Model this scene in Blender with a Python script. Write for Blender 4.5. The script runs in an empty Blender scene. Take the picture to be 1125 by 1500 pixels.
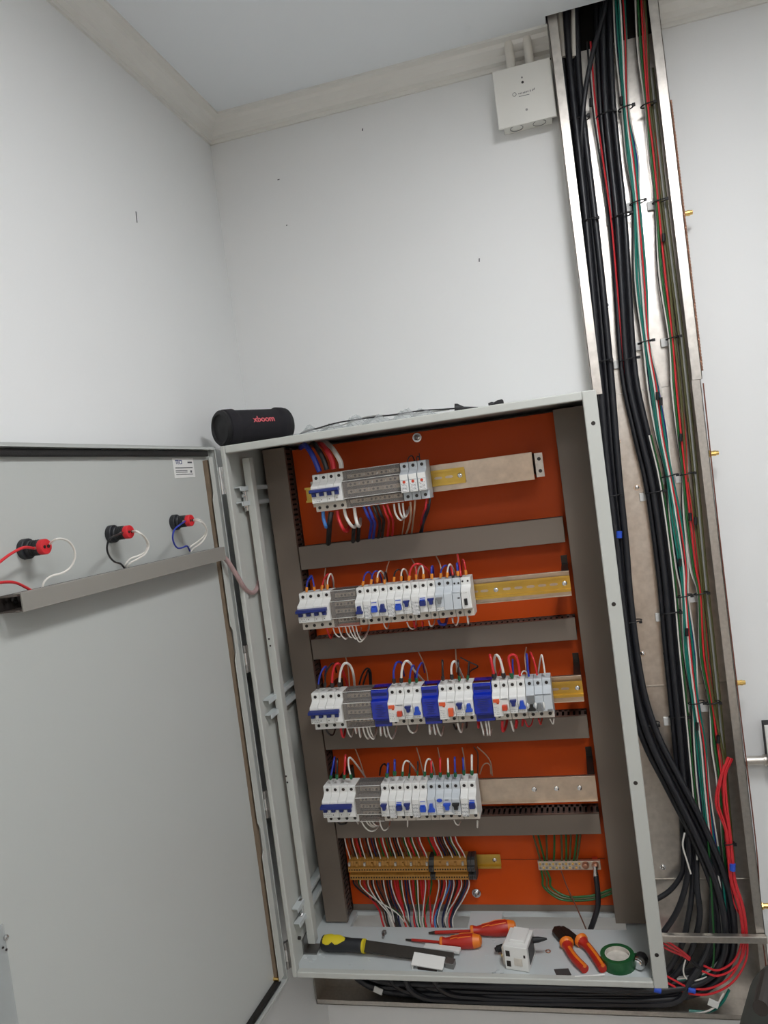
import bpy, math, random
from mathutils import Vector, Matrix
random.seed(7)
S = bpy.context.scene
COL = S.collection

# ------------------------------------------------------------------ camera
CAM = Vector((0.7312, -1.549, 1.0648)); YAW, PITCH, ROLL, FPX = -0.242, -0.0323, -0.1301, 1116.69
_f = Vector((math.sin(YAW)*math.cos(PITCH), math.cos(YAW)*math.cos(PITCH), math.sin(PITCH)))
_r = Vector((math.cos(YAW), -math.sin(YAW), 0)); _u = _r.cross(_f)
RIGHT = math.cos(ROLL)*_r + math.sin(ROLL)*_u
UP = -math.sin(ROLL)*_r + math.cos(ROLL)*_u
FWD = _f
cd = bpy.data.cameras.new('camera'); cam = bpy.data.objects.new('camera', cd); COL.objects.link(cam)
cam.matrix_world = Matrix(((RIGHT.x, UP.x, -FWD.x, CAM.x), (RIGHT.y, UP.y, -FWD.y, CAM.y), (RIGHT.z, UP.z, -FWD.z, CAM.z), (0, 0, 0, 1)))
cd.sensor_fit = 'VERTICAL'; cd.sensor_height = 36; cd.lens = FPX/1500*36; cd.clip_start = 0.02
S.camera = cam
# ------------------------------------------------------------------ world, exposure
W = bpy.data.worlds.new('world'); S.world = W; W.use_nodes = True
W.node_tree.nodes['Background'].inputs[0].default_value = (0.9, 0.95, 1, 1)
W.node_tree.nodes['Background'].inputs[1].default_value = 0.05
S.view_settings.view_transform = 'Standard'; S.view_settings.look = 'None'
S.view_settings.gamma = 1; S.view_settings.use_curve_mapping = False
S.view_settings.exposure = -0.16
LAMP_A = 46.0     # ceiling panel over the cabinet
FILL_B = 13.0      # added fill panel, unseen, deeper in the room

# a point of the photograph at a known depth (real positions were solved from the cabinet's 800 x 1200 front)
def ray(px, py): return RIGHT*((px-562.5)/FPX) - UP*((py-750)/FPX) + FWD
def at(px, py, y): d = ray(px, py); return CAM + d*((y-CAM.y)/d.y)
def atx(px, py, x): d = ray(px, py); return CAM + d*((x-CAM.x)/d.x)
def atz(px, py, z): d = ray(px, py); return CAM + d*((z-CAM.z)/d.z)

# ------------------------------------------------------------------ materials
def lin(c):
    return tuple((v/255/12.92 if v/255 <= 0.04045 else ((v/255+0.055)/1.055)**2.4) for v in c) + (1,)
MATS = {}
def mat(name, rgb, rough=0.5, metal=0.0, var=0.0, scale=20, bump=0.0, bscale=None, spec=0.5, alpha=1.0, trans=0.0, coat=0.0):
    m = bpy.data.materials.new(name); m.use_nodes = True; nt = m.node_tree
    b = nt.nodes['Principled BSDF']; b.inputs['Base Color'].default_value = lin(rgb)
    b.inputs['Roughness'].default_value = rough; b.inputs['Metallic'].default_value = metal
    b.inputs['Specular IOR Level'].default_value = spec; b.inputs['Alpha'].default_value = alpha
    b.inputs['Transmission Weight'].default_value = trans; b.inputs['Coat Weight'].default_value = coat
    if var or bump:
        tc = nt.nodes.new('ShaderNodeTexCoord'); n = nt.nodes.new('ShaderNodeTexNoise')
        n.inputs['Scale'].default_value = scale; n.inputs['Detail'].default_value = 5
        nt.links.new(tc.outputs['Object'], n.inputs['Vector'])
        if var:
            mx = nt.nodes.new('ShaderNodeMix'); mx.data_type = 'RGBA'
            lo = tuple(max(0, c*(1-var)) for c in rgb); hi = tuple(min(255, c*(1+var)) for c in rgb)
            mx.inputs[6].default_value = lin(lo); mx.inputs[7].default_value = lin(hi)
            nt.links.new(n.outputs['Fac'], mx.inputs[0]); nt.links.new(mx.outputs[2], b.inputs['Base Color'])
        if bump:
            n2 = nt.nodes.new('ShaderNodeTexNoise'); n2.inputs['Scale'].default_value = bscale or scale*6; n2.inputs['Detail'].default_value = 3
            nt.links.new(tc.outputs['Object'], n2.inputs['Vector'])
            bp = nt.nodes.new('ShaderNodeBump'); bp.inputs['Strength'].default_value = bump; bp.inputs['Distance'].default_value = 0.002
            nt.links.new(n2.outputs['Fac'], bp.inputs['Height']); nt.links.new(bp.outputs['Normal'], b.inputs['Normal'])
    MATS[name] = m; return m
def galv(name, rgb, rough, sp=55):
    m = bpy.data.materials.new(name); m.use_nodes = True; nt = m.node_tree; L = nt.links.new
    b = nt.nodes['Principled BSDF']; b.inputs['Metallic'].default_value = 0.92
    tc = nt.nodes.new('ShaderNodeTexCoord'); v = nt.nodes.new('ShaderNodeTexNoise'); v.inputs['Scale'].default_value = sp*4; v.inputs['Detail'].default_value = 4
    n = nt.nodes.new('ShaderNodeTexNoise'); n.inputs['Scale'].default_value = 7; n.inputs['Detail'].default_value = 6
    L(tc.outputs['Object'], v.inputs['Vector']); L(tc.outputs['Object'], n.inputs['Vector'])
    ad = nt.nodes.new('ShaderNodeMath'); ad.operation = 'ADD'; L(v.outputs['Fac'], ad.inputs[0]); L(n.outputs['Fac'], ad.inputs[1])
    hv = nt.nodes.new('ShaderNodeMath'); hv.operation = 'MULTIPLY'; hv.inputs[1].default_value = 0.5; L(ad.outputs[0], hv.inputs[0])
    mx = nt.nodes.new('ShaderNodeMix'); mx.data_type = 'RGBA'
    mx.inputs[6].default_value = lin(tuple(c*0.72 for c in rgb)); mx.inputs[7].default_value = lin(tuple(min(255, c*1.14) for c in rgb))
    L(hv.outputs[0], mx.inputs[0]); L(mx.outputs[2], b.inputs['Base Color'])
    mr = nt.nodes.new('ShaderNodeMapRange'); mr.inputs['To Min'].default_value = rough*0.7; mr.inputs['To Max'].default_value = rough*1.35
    L(hv.outputs[0], mr.inputs['Value']); L(mr.outputs[0], b.inputs['Roughness'])
    bp = nt.nodes.new('ShaderNodeBump'); bp.inputs['Strength'].default_value = 0.10; bp.inputs['Distance'].default_value = 0.001
    L(hv.outputs[0], bp.inputs['Height']); L(bp.outputs['Normal'], b.inputs['Normal'])
    MATS[name] = m; return m
def printed(name, paper, ink, sx, sz, thr):
    # rows of small print on a label: stripes broken up by noise
    m = bpy.data.materials.new(name); m.use_nodes = True; nt = m.node_tree; L = nt.links.new
    b = nt.nodes['Principled BSDF']; b.inputs['Roughness'].default_value = 0.5
    tc = nt.nodes.new('ShaderNodeTexCoord'); sp = nt.nodes.new('ShaderNodeSeparateXYZ'); L(tc.outputs['Object'], sp.inputs[0])
    mz = nt.nodes.new('ShaderNodeMath'); mz.operation = 'MULTIPLY'; mz.inputs[1].default_value = sz; L(sp.outputs['Z'], mz.inputs[0])
    fr = nt.nodes.new('ShaderNodeMath'); fr.operation = 'FRACT'; L(mz.outputs[0], fr.inputs[0])
    lt = nt.nodes.new('ShaderNodeMath'); lt.operation = 'LESS_THAN'; lt.inputs[1].default_value = 0.42; L(fr.outputs[0], lt.inputs[0])
    fl = nt.nodes.new('ShaderNodeMath'); fl.operation = 'FLOOR'; L(mz.outputs[0], fl.inputs[0])
    cb = nt.nodes.new('ShaderNodeCombineXYZ'); mxx = nt.nodes.new('ShaderNodeMath'); mxx.operation = 'MULTIPLY'; mxx.inputs[1].default_value = sx
    L(sp.outputs['X'], mxx.inputs[0]); L(mxx.outputs[0], cb.inputs[0]); L(fl.outputs[0], cb.inputs[1])
    n = nt.nodes.new('ShaderNodeTexNoise'); n.inputs['Scale'].default_value = 1.0; n.inputs['Detail'].default_value = 2; L(cb.outputs[0], n.inputs['Vector'])
    gt = nt.nodes.new('ShaderNodeMath'); gt.operation = 'GREATER_THAN'; gt.inputs[1].default_value = thr; L(n.outputs['Fac'], gt.inputs[0])
    an = nt.nodes.new('ShaderNodeMath'); an.operation = 'MULTIPLY'; L(lt.outputs[0], an.inputs[0]); L(gt.outputs[0], an.inputs[1])
    mx = nt.nodes.new('ShaderNodeMix'); mx.data_type = 'RGBA'; mx.inputs[6].default_value = lin(paper); mx.inputs[7].default_value = lin(ink)
    L(an.outputs[0], mx.inputs[0]); L(mx.outputs[2], b.inputs['Base Color']); MATS[name] = m
def clear(name, rgb, amount, rough=0.08):
    m = bpy.data.materials.new(name); m.use_nodes = True; nt = m.node_tree; L = nt.links.new
    nt.nodes.remove(nt.nodes['Principled BSDF']); out = nt.nodes['Material Output']
    t = nt.nodes.new('ShaderNodeBsdfTransparent'); t.inputs[0].default_value = lin(rgb)
    p = nt.nodes.new('ShaderNodeBsdfPrincipled'); p.inputs['Base Color'].default_value = lin(rgb); p.inputs['Roughness'].default_value = rough
    n = nt.nodes.new('ShaderNodeTexNoise'); n.inputs['Scale'].default_value = 90; tc = nt.nodes.new('ShaderNodeTexCoord'); L(tc.outputs['Object'], n.inputs['Vector'])
    bp = nt.nodes.new('ShaderNodeBump'); bp.inputs['Strength'].default_value = 0.2; bp.inputs['Distance'].default_value = 0.002; L(n.outputs['Fac'], bp.inputs['Height']); L(bp.outputs['Normal'], p.inputs['Normal'])
    mx = nt.nodes.new('ShaderNodeMixShader'); mx.inputs[0].default_value = amount
    L(t.outputs[0], mx.inputs[1]); L(p.outputs[0], mx.inputs[2]); L(mx.outputs[0], out.inputs['Surface']); MATS[name] = m

mat('wall_paint', (232, 233, 232), 0.65, var=0.012, scale=3, bump=0.05, bscale=160)
mat('ceiling_paint', (236, 240, 243), 0.8, var=0.01, scale=2)
mat('cornice_paint', (228, 226, 220), 0.7, var=0.02, scale=12)
mat('floor_tile', (206, 201, 194), 0.5, var=0.06, scale=4)
mat('tan_reflector', (216, 176, 136), 0.5, var=0.12, scale=6)  # colour of the added reflector on the rear wall
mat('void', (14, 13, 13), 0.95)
mat('cab', (188, 190, 184), 0.42, var=0.015, scale=6, bump=0.06, bscale=700)
mat('cab_in', (192, 198, 198), 0.45, var=0.02, scale=8)
mat('door_in', (184, 187, 183), 0.4, var=0.012, scale=3, bump=0.05, bscale=700)
mat('gasket', (22, 21, 20), 0.6, bump=0.3, bscale=300)
mat('foam_edge', (120, 104, 86), 0.8, var=0.1, scale=60)
mat('orange', (206, 78, 17), 0.45, var=0.04, scale=5, bump=0.05, bscale=250, spec=0.25)
mat('duct', (119, 108, 97), 0.42, var=0.02, scale=6)
mat('duct_in', (84, 76, 70), 0.6)
mat('duct_dark', (40, 34, 31), 0.8)
mat('door_duct', (140, 137, 130), 0.45, var=0.015, scale=8)
galv('galv', (216, 210, 202), 0.32, 18)
galv('galv_dull', (196, 190, 182), 0.38, 30)
galv('rail_zinc', (206, 190, 172), 0.32, 14)
mat('rail_yellow', (206, 172, 84), 0.3, metal=0.85, var=0.12, scale=25)
mat('chrome', (215, 215, 215), 0.18, metal=1.0)
mat('steel', (150, 148, 145), 0.35, metal=0.9, var=0.08, scale=50)
mat('dark_steel', (66, 62, 58), 0.4, metal=0.8, var=0.1, scale=60)
mat('brass', (232, 196, 120), 0.25, metal=1.0)
mat('copper', (178, 132, 108), 0.4, metal=0.8)
mat('mcb', (226, 226, 222), 0.42)
mat('mcb_warm', (204, 196, 184), 0.45)
mat('mcb_grey', (196, 202, 206), 0.4)
mat('hole', (34, 28, 24), 0.5)
mat('navy', (24, 40, 112), 0.35)
mat('blue', (36, 78, 190), 0.35)
mat('blue_cover', (10, 38, 160), 0.12, coat=0.4)
mat('blue_dark', (6, 22, 96), 0.3)
mat('orange_btn', (222, 92, 50), 0.4)
mat('red_btn', (196, 62, 34), 0.4)
mat('grey_btn', (120, 122, 122), 0.4)
mat('black_btn', (24, 24, 24), 0.4)
printed('print', (232, 232, 230), (70, 70, 74), 900, 330, 0.47)
printed('print_fine', (224, 224, 220), (90, 90, 92), 900, 260, 0.52)
printed('print_sticker', (226, 230, 234), (80, 84, 96), 420, 120, 0.40)
mat('base_grey', (78, 74, 72), 0.5)
mat('busbar', (196, 186, 172), 0.3, metal=0.7, var=0.15, scale=120)
clear('clear_cover', (232, 228, 224), 0.13)
clear('clear_bag', (236, 238, 238), 0.22, 0.15)
mat('terminal_brown', (188, 136, 62), 0.5, var=0.05, scale=60)
mat('terminal_grey', (62, 62, 62), 0.5)
for nm, c in dict(white=(226, 222, 214), red=(206, 40, 48), blue=(38, 56, 160), black=(30, 30, 32), green=(28, 92, 40), teal=(20, 118, 104),
                  olive=(84, 82, 46), brown=(110, 62, 44), grey=(150, 150, 146), navyw=(30, 38, 78), lblue=(70, 128, 200), tan=(190, 160, 136), pink=(170, 142, 140)).items():
    mat('w_'+nm, c, 0.42)
mat('cable', (30, 31, 36), 0.38, bump=0.1, bscale=120)
mat('ferrule_orange', (226, 140, 50), 0.45)
mat('ferrule_green', (26, 92, 56), 0.5)
mat('ferrule_black', (44, 40, 40), 0.5)
mat('fabric', (24, 22, 28), 0.85, bump=0.5, bscale=900)
mat('rubber', (18, 18, 20), 0.6)
mat('pink_text', (212, 96, 104), 0.5)
mat('tool_red', (178, 40, 28), 0.4)
mat('tool_orange', (232, 124, 34), 0.42)
mat('tool_yellow', (216, 196, 40), 0.45)
mat('tool_black', (34, 36, 40), 0.5)
mat('tape_green', (22, 84, 44), 0.3)
mat('card', (200, 194, 184), 0.8, var=0.12, scale=80)
mat('plastic_white', (226, 226, 222), 0.4)
mat('box_lid', (226, 225, 218), 0.45, var=0.015, scale=12)
mat('ink', (90, 92, 96), 0.6)
mat('ink_blue', (70, 76, 120), 0.6)
mat('pipe_white', (222, 218, 208), 0.55, var=0.03, scale=20)
mat('dust', (196, 200, 200), 0.9)
mat('blue_tape', (44, 84, 200), 0.4)
mat('foreground', (58, 62, 58), 0.6)
mat('lamp_frame', (150, 128, 108), 0.5)
def emit(name, rgb, s):
    m = bpy.data.materials.new(name); m.use_nodes = True; b = m.node_tree.nodes['Principled BSDF']
    b.inputs['Base Color'].default_value = (1, 1, 1, 1); b.inputs['Emission Color'].default_value = lin(rgb); b.inputs['Emission Strength'].default_value = s; MATS[name] = m
emit('lamp_a', (251, 252, 255), LAMP_A); emit('fill_b', (250, 252, 255), FILL_B)

# ------------------------------------------------------------------ mesh helpers
ORG = {}
class MB:
    def __init__(s): s.v = []; s.f = []
    def add(s, vs, fs):
        n = len(s.v); s.v += [Vector(p) for p in vs]; s.f += [tuple(i+n for i in f) for f in fs]; return s
    def box(s, a, b):
        (x0, y0, z0), (x1, y1, z1) = a, b
        return s.add([(x0,y0,z0),(x1,y0,z0),(x1,y1,z0),(x0,y1,z0),(x0,y0,z1),(x1,y0,z1),(x1,y1,z1),(x0,y1,z1)],
                     [(0,3,2,1),(4,5,6,7),(0,1,5,4),(1,2,6,5),(2,3,7,6),(3,0,4,7)])
    def obox(s, c, ax, ay, az):   # centre and three half axes
        c, ax, ay, az = map(Vector, (c, ax, ay, az))
        return s.add([c-ax-ay-az, c+ax-ay-az, c+ax+ay-az, c-ax+ay-az, c-ax-ay+az, c+ax-ay+az, c+ax+ay+az, c-ax+ay+az],
                     [(0,3,2,1),(4,5,6,7),(0,1,5,4),(1,2,6,5),(2,3,7,6),(3,0,4,7)])
    def prism(s, poly, o, ux, uy, uz):   # poly of (a,b): o+a*ux+b*uy, extruded by uz
        o, ux, uy, uz = map(Vector, (o, ux, uy, uz)); n = len(poly)
        vs = [o+ux*a+uy*b for a, b in poly]; vs += [p+uz for p in vs]
        return s.add(vs, [tuple(range(n-1, -1, -1)), tuple(range(n, 2*n))] + [(i, (i+1) % n, n+(i+1) % n, n+i) for i in range(n)])
    def lathe(s, prof, p, axis, n=16):   # prof of (distance along axis, radius)
        p = Vector(p); a = Vector(axis).normalized(); t = a.orthogonal().normalized(); b = a.cross(t)
        vs = []; fs = []; m = len(prof)
        for d, r in prof:
            for k in range(n):
                w = 2*math.pi*k/n; vs.append(p+a*d+(t*math.cos(w)+b*math.sin(w))*r)
        for i in range(m-1):
            for k in range(n): fs.append((i*n+k, i*n+(k+1) % n, (i+1)*n+(k+1) % n, (i+1)*n+k))
        fs.append(tuple(range(n-1, -1, -1))); fs.append(tuple((m-1)*n+k for k in range(n)))
        return s.add(vs, fs)
    def cyl(s, a, b, r, n=12, r2=None):
        a, b = Vector(a), Vector(b); return s.lathe([(0, r), ((b-a).length, r if r2 is None else r2)], a, b-a, n)
    def tube(s, pts, r, n=8, k=5, smooth=True):
        P = spline(pts, k) if smooth else [Vector(p) for p in pts]
        rr = r if isinstance(r, (list, tuple)) else [r]*len(P)
        T = [(P[min(i+1, len(P)-1)]-P[max(i-1, 0)]).normalized() for i in range(len(P))]
        u = T[0].orthogonal().normalized(); vs = []; fs = []
        for i, p in enumerate(P):
            u = (u-T[i]*u.dot(T[i])); u = u.normalized() if u.length > 1e-6 else T[i].orthogonal().normalized(); w = T[i].cross(u)
            for j in range(n):
                a = 2*math.pi*j/n; vs.append(p+(u*math.cos(a)+w*math.sin(a))*rr[min(i, len(rr)-1)])
        for i in range(len(P)-1):
            for j in range(n): fs.append((i*n+j, i*n+(j+1) % n, (i+1)*n+(j+1) % n, (i+1)*n+j))
        fs.append(tuple(range(n-1, -1, -1))); fs.append(tuple((len(P)-1)*n+j for j in range(n)))
        return s.add(vs, fs)
    def build(s, name, m, parent=None, smooth=False, bevel=0, seg=2, org=None, angle=0.6):
        o0 = ORG[parent.name] if parent else (Vector(org) if org is not None else Vector((0, 0, 0)))
        me = bpy.data.meshes.new(name); me.from_pydata([p-o0 for p in s.v], [], s.f); me.update()
        me.materials.append(MATS[m])
        o = bpy.data.objects.new(name, me); COL.objects.link(o)
        if parent: o.parent = parent
        else: o.location = o0
        ORG[o.name] = o0
        if smooth:
            me.shade_smooth() if hasattr(me, 'shade_smooth') else None
            me.set_sharp_from_angle(angle=math.radians(42))
        if bevel:
            b = o.modifiers.new('bevel', 'BEVEL'); b.width = bevel; b.segments = seg; b.limit_method = 'ANGLE'; b.angle_limit = angle
        return o
def spline(pts, k=5):
    P = [Vector(p) for p in pts]
    if len(P) < 3: return P
    Q = [P[0]*2-P[1]] + P + [P[-1]*2-P[-2]]; out = []
    for i in range(1, len(Q)-2):
        p0, p1, p2, p3 = Q[i-1:i+3]
        for j in range(k):
            t = j/k
            out.append(0.5*((2*p1)+(p2-p0)*t+(2*p0-5*p1+4*p2-p3)*t*t+(3*p1-p0-3*p2+p3)*t**3))
    out.append(P[-1]); return out
def tag(o, label, cat, group=None):
    o['label'] = label; o['category'] = cat
    if group: o['group'] = group
    return o
def thing(name, loc, label, cat, group=None):
    o = bpy.data.objects.new(name, None); COL.objects.link(o); o.location = loc; o.empty_display_size = 0.02
    ORG[o.name] = Vector(loc); return tag(o, label, cat, group)
def struct(o): o['kind'] = 'structure'; return o
def dup(root, loc, label=None):
    r = root.copy(); COL.objects.link(r); r.location = loc; ORG[r.name] = Vector(loc)
    if label: r['label'] = label
    for ch in root.children:
        c = ch.copy(); COL.objects.link(c); c.parent = r
        for g in ch.children: d = g.copy(); COL.objects.link(d); d.parent = c
    return r
def text(name, body, size, p, ux, uz, m, parent, depth=0.0003, bold=0.0):
    cu = bpy.data.curves.new(name, 'FONT'); cu.body = body; cu.size = size; cu.extrude = depth; cu.align_x = 'CENTER'; cu.align_y = 'CENTER'; cu.offset = bold
    t = bpy.data.objects.new(name, cu); COL.objects.link(t)
    bpy.context.view_layer.update()
    me = bpy.data.meshes.new_from_object(t.evaluated_get(bpy.context.evaluated_depsgraph_get()))
    bpy.data.objects.remove(t)
    ux = Vector(ux).normalized(); uz = Vector(uz).normalized(); n = ux.cross(uz)
    M = Matrix((( ux.x, uz.x, n.x, p[0]), (ux.y, uz.y, n.y, p[1]), (ux.z, uz.z, n.z, p[2]), (0, 0, 0, 1)))
    o0 = ORG[parent.name]
    me.transform(Matrix.Translation(-o0) @ M); me.materials.clear(); me.materials.append(MATS[m])
    o = bpy.data.objects.new(name, me); COL.objects.link(o); o.parent = parent; return o

# ------------------------------------------------------------------ the room
YW, XL, ZC, ZF, XR, YB = 0.375, -0.086, 2.078, -0.78, 2.7, -3.3
TX0, TX1, TY = 0.807, 1.046, 0.300         # trunking outside width and front plane
struct(MB().box((XL-0.1, YW, ZF-0.1), (XR+0.1, YW+0.1, ZC+0.5)).build('wall_back', 'wall_paint'))
struct(MB().box((XL-0.1, YB-0.1, ZF-0.1), (XL, YW, ZC+0.5)).build('wall_left', 'wall_paint'))
struct(MB().box((XR, YB-0.1, ZF-0.1), (XR+0.1, YW, ZC+0.1)).build('wall_right', 'wall_paint'))
struct(MB().box((XL-0.1, YB-0.1, ZF-0.1), (XR+0.1, YB, ZC+0.1)).build('wall_rear', 'wall_paint'))
struct(MB().box((XL, YB, ZF-0.1), (XR, YW, ZF)).build('floor', 'floor_tile'))
ce = MB()
ce.box((XL, YB, ZC), (XR, TY-0.012, ZC+0.05)).box((XL, TY-0.012, ZC), (TX0-0.004, YW, ZC+0.05)).box((TX1+0.004, TY-0.012, ZC), (XR, YW, ZC+0.05))
struct(ce.build('ceiling', 'ceiling_paint'))
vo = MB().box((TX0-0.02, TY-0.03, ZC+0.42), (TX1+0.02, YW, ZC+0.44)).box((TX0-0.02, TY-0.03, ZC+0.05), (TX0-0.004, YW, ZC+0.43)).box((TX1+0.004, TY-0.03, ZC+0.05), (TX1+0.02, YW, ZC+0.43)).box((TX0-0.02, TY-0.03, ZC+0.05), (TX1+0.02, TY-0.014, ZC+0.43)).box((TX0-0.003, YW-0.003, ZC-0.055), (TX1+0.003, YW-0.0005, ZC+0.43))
struct(vo.build('dark_void', 'void'))  # walls coloured black for the darkness of the ceiling void
prof = [(0, 0), (0.006, 0), (0.006, 0.010), (0.016, 0.014), (0.020, 0.026), (0.036, 0.036), (0.040, 0.044), (0.056, 0.046), (0.056, 0.052), (0, 0.052)]
z0 = ZC-0.052
struct(MB().prism(prof, (XL, YB, z0), (1, 0, 0), (0, 0, 1), (0, YW-YB, 0)).build('trim_1', 'cornice_paint'))
b = MB().prism(prof, (XL, YW, z0), (0, -1, 0), (0, 0, 1), (TX0-XL-0.001, 0, 0)); b.prism(prof, (TX1+0.001, YW, z0), (0, -1, 0), (0, 0, 1), (XR-TX1, 0, 0))
struct(b.build('trim_2', 'cornice_paint'))
struct(MB().box((0.35, YB, ZF), (1.35, YB+0.04, 1.32)).build('tan_reflector_panel', 'tan_reflector', bevel=0.004))  # unseen tan panel added to warm the reflections in the trunking
# small scuffs on the walls
mk = MB()
for px, py, dx, dy in ((200, 318, 1.5, 10), (408, 263, 2, 1), (702, 381, 1, 3), (531, 190, 1, 2), (420, 330, 1, 1)):
    if px < 300: c = atx(px, py, XL+0.0004); mk.obox(c, (0.0004, 0, 0), (0, dx*0.0008, 0), (0, 0.001, dy*0.0012))
    else: c = at(px, py, YW-0.0004); mk.obox(c, (dx*0.0014, 0, 0), (0, 0.0004, 0), (0.0005, 0, dy*0.0014))
sc = mk.build('trim_4', 'ink'); struct(sc)

# ceiling lamp over the cabinet, then an added fill panel
def ceiling_lamp(x0, x1, y0, y1, m, label):
    t = thing('ceiling_light', ((x0+x1)/2, (y0+y1)/2, ZC), label, 'ceiling light')
    f = MB(); e = 0.02
    f.box((x0, y0, ZC-0.03), (x0+e, y1, ZC)).box((x1-e, y0, ZC-0.03), (x1, y1, ZC)).box((x0+e, y0, ZC-0.03), (x1-e, y0+e, ZC)).box((x0+e, y1-e, ZC-0.03), (x1-e, y1, ZC))
    f.build('frame', 'lamp_frame', t, bevel=0.002)
    MB().box((x0+e, y0+e, ZC-0.022), (x1-e, y1-e, ZC-0.012)).build('diffuser', m, t)
ceiling_lamp(0.90, 1.20, -1.05, -0.45, 'lamp_a', 'flat ceiling light panel over the front of the open cabinet')
ceiling_lamp(0.9, 1.5, -2.9, -1.9, 'fill_b', 'added fill light panel on the ceiling at the far end of the room')

_on = ['', 'first', 'second', 'third', 'fourth', 'fifth', 'sixth', 'seventh', 'eighth', 'ninth', 'tenth', 'eleventh', 'twelfth', 'thirteenth', 'fourteenth', 'fifteenth', 'sixteenth', 'seventeenth', 'eighteenth', 'nineteenth']
def ordinal(n):
    if n < 20: return _on[n]
    t = {2: 'twent', 3: 'thirt', 4: 'fort', 5: 'fift'}[n//10]
    return t+'ieth' if n % 10 == 0 else t+'y-'+_on[n % 10]

# ------------------------------------------------------------------ the cabinet
CW, CH, CD = 0.8, 1.2, 0.372
cab = thing('electrical_cabinet', (0.4, 0.0, 0.0), 'light grey steel electrical cabinet with open door and orange mounting plate', 'cabinet')
b = MB(); t = 0.003
b.box((0, 0.002, 0), (t, CD, CH)).box((CW-t, 0.002, 0), (CW, CD, CH)).box((t, 0.002, CH-t), (CW-t, CD, CH)).box((t, CD-t, 0), (CW-t, CD, CH-t))
b.build('shell', 'cab', cab)
fl = MB(); zt = 0.010; zb_ = 0.0
OY0, OY1 = 0.179, 0.243
for x0, x1, y0, y1 in ((t, CW-t, 0.002, OY0), (t, CW-t, OY1, CD-t), (t, 0.085, OY0, OY1), (0.375, 0.452, OY0, OY1), (0.735, CW-t, OY0, OY1)):
    fl.box((x0, y0, zb_), (x1, y1, zt))
fl.build('floor_plate', 'cab_in', cab)
ff = MB(); d = 0.018
ff.box((0, -0.002, 0), (0.011, d, CH))
ff.box((CW-0.026, -0.002, 0), (CW+0.0015, d, CH))
ff.box((0.011, -0.002, CH-0.017), (CW-0.026, d, CH))
ff.box((0.011, -0.002, 0), (CW-0.026, d-0.004, 0.0135))
ff.build('front_frame', 'cab', cab, bevel=0.0025, seg=3)
# lock holes of the right frame strip
for px, py in ((869, 620), (899, 885), (931, 1147), (962, 1399)):
    c = at(px, py, -0.002); MB().cyl(c+Vector((0, 0.002, 0)), c+Vector((0, -0.0004, 0)), 0.0042, 14).build('frame_hole', 'hole', cab)
# mounting plate
mp = MB().box((0.014, 0.250, 0.026), (0.786, 0.253, 1.185)).build('mounting_plate', 'orange', cab)
MB().box((0.014, 0.2495, 0.010), (0.786, 0.262, 0.0255)).build('shaded_flange', 'duct', cab)  # orange flange lying in shade, the shade put into a grey-brown colour
MB().box((0.43, 0.2493, 0.1375), (0.706, 0.2501, 0.1383)).build('scribed_line', 'hole', cab)
for px, py in ((611, 641), (698, 1308)):
    c = at(px, py, 0.249)
    bo = MB().lathe([(0, 0.011), (0.0015, 0.011), (0.0015, 0.0075), (0.007, 0.0072), (0.008, 0.006)], c, (0, -1, 0), 18).build('plate_bolt', 'chrome', cab, smooth=True)
    MB().lathe([(0.0, 0.0035), (0.004, 0.0035), (0.0045, 0.0028)], c+Vector((0, -0.0075, 0)), (0, -1, 0), 10).build('bolt_tip', 'steel', bo, smooth=True)
# left inside: upright post, depth rails, clips
po = MB().box((0.014, 0.075, 0.03), (0.032, 0.098, 1.172)).build('upright_post', 'cab', cab, bevel=0.0015)
for px, py in ((394, 936), (396, 946), (419, 1137), (421, 1146)):
    c = at(px, py, 0.0748); MB().cyl(c+Vector((0, 0.001, 0)), c+Vector((0, -0.0005, 0)), 0.0022, 10).build('post_hole', 'hole', po)
for z in (1.105, 0.62, 0.135):
    for dz in (0.0, -0.034):
        r = MB().box((0.004, 0.035, z+dz), (0.020, 0.24, z+dz+0.003)).box((0.017, 0.035, z+dz-0.007), (0.020, 0.24, z+dz))
        r.build('depth_rail', 'cab_in', cab)
        r = MB().box((CW-0.020, 0.035, z+dz), (CW-0.004, 0.24, z+dz+0.003)).box((CW-0.020, 0.035, z+dz-0.007), (CW-0.017, 0.24, z+dz))
        r.build('depth_rail', 'cab_in', cab)
for z in (1.075, 0.115):
    q = MB().box((0.008, 0.066, z-0.024), (0.016, 0.076, z+0.024)).cyl((0.011, 0.067, z+0.012), (0.011, 0.060, z+0.012), 0.004).cyl((0.011, 0.067, z-0.012), (0.011, 0.060, z-0.012), 0.004)
    q.build('post_clip', 'chrome', cab, bevel=0.001)
MB().box((0.003, 0.066, 0.0102), (0.036, 0.104, 0.0135)).box((0.003, 0.066, 0.0102), (0.006, 0.104, 0.045)).build('foot_bracket', 'steel', cab)
MB().cyl((0.003, 0.05, 0.06), (0.009, 0.05, 0.06), 0.004, 10).build('side_plug', 'hole', cab)
MB().box((CW-0.0045, 0.06, 0.10), (CW-0.0030, 0.075, 0.13)).build('side_slot', 'hole', cab)
MB().box((CW-0.012, 0.066, 0.66), (CW-0.003, 0.072, 0.70)).build('side_stud', 'steel', cab)
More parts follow.
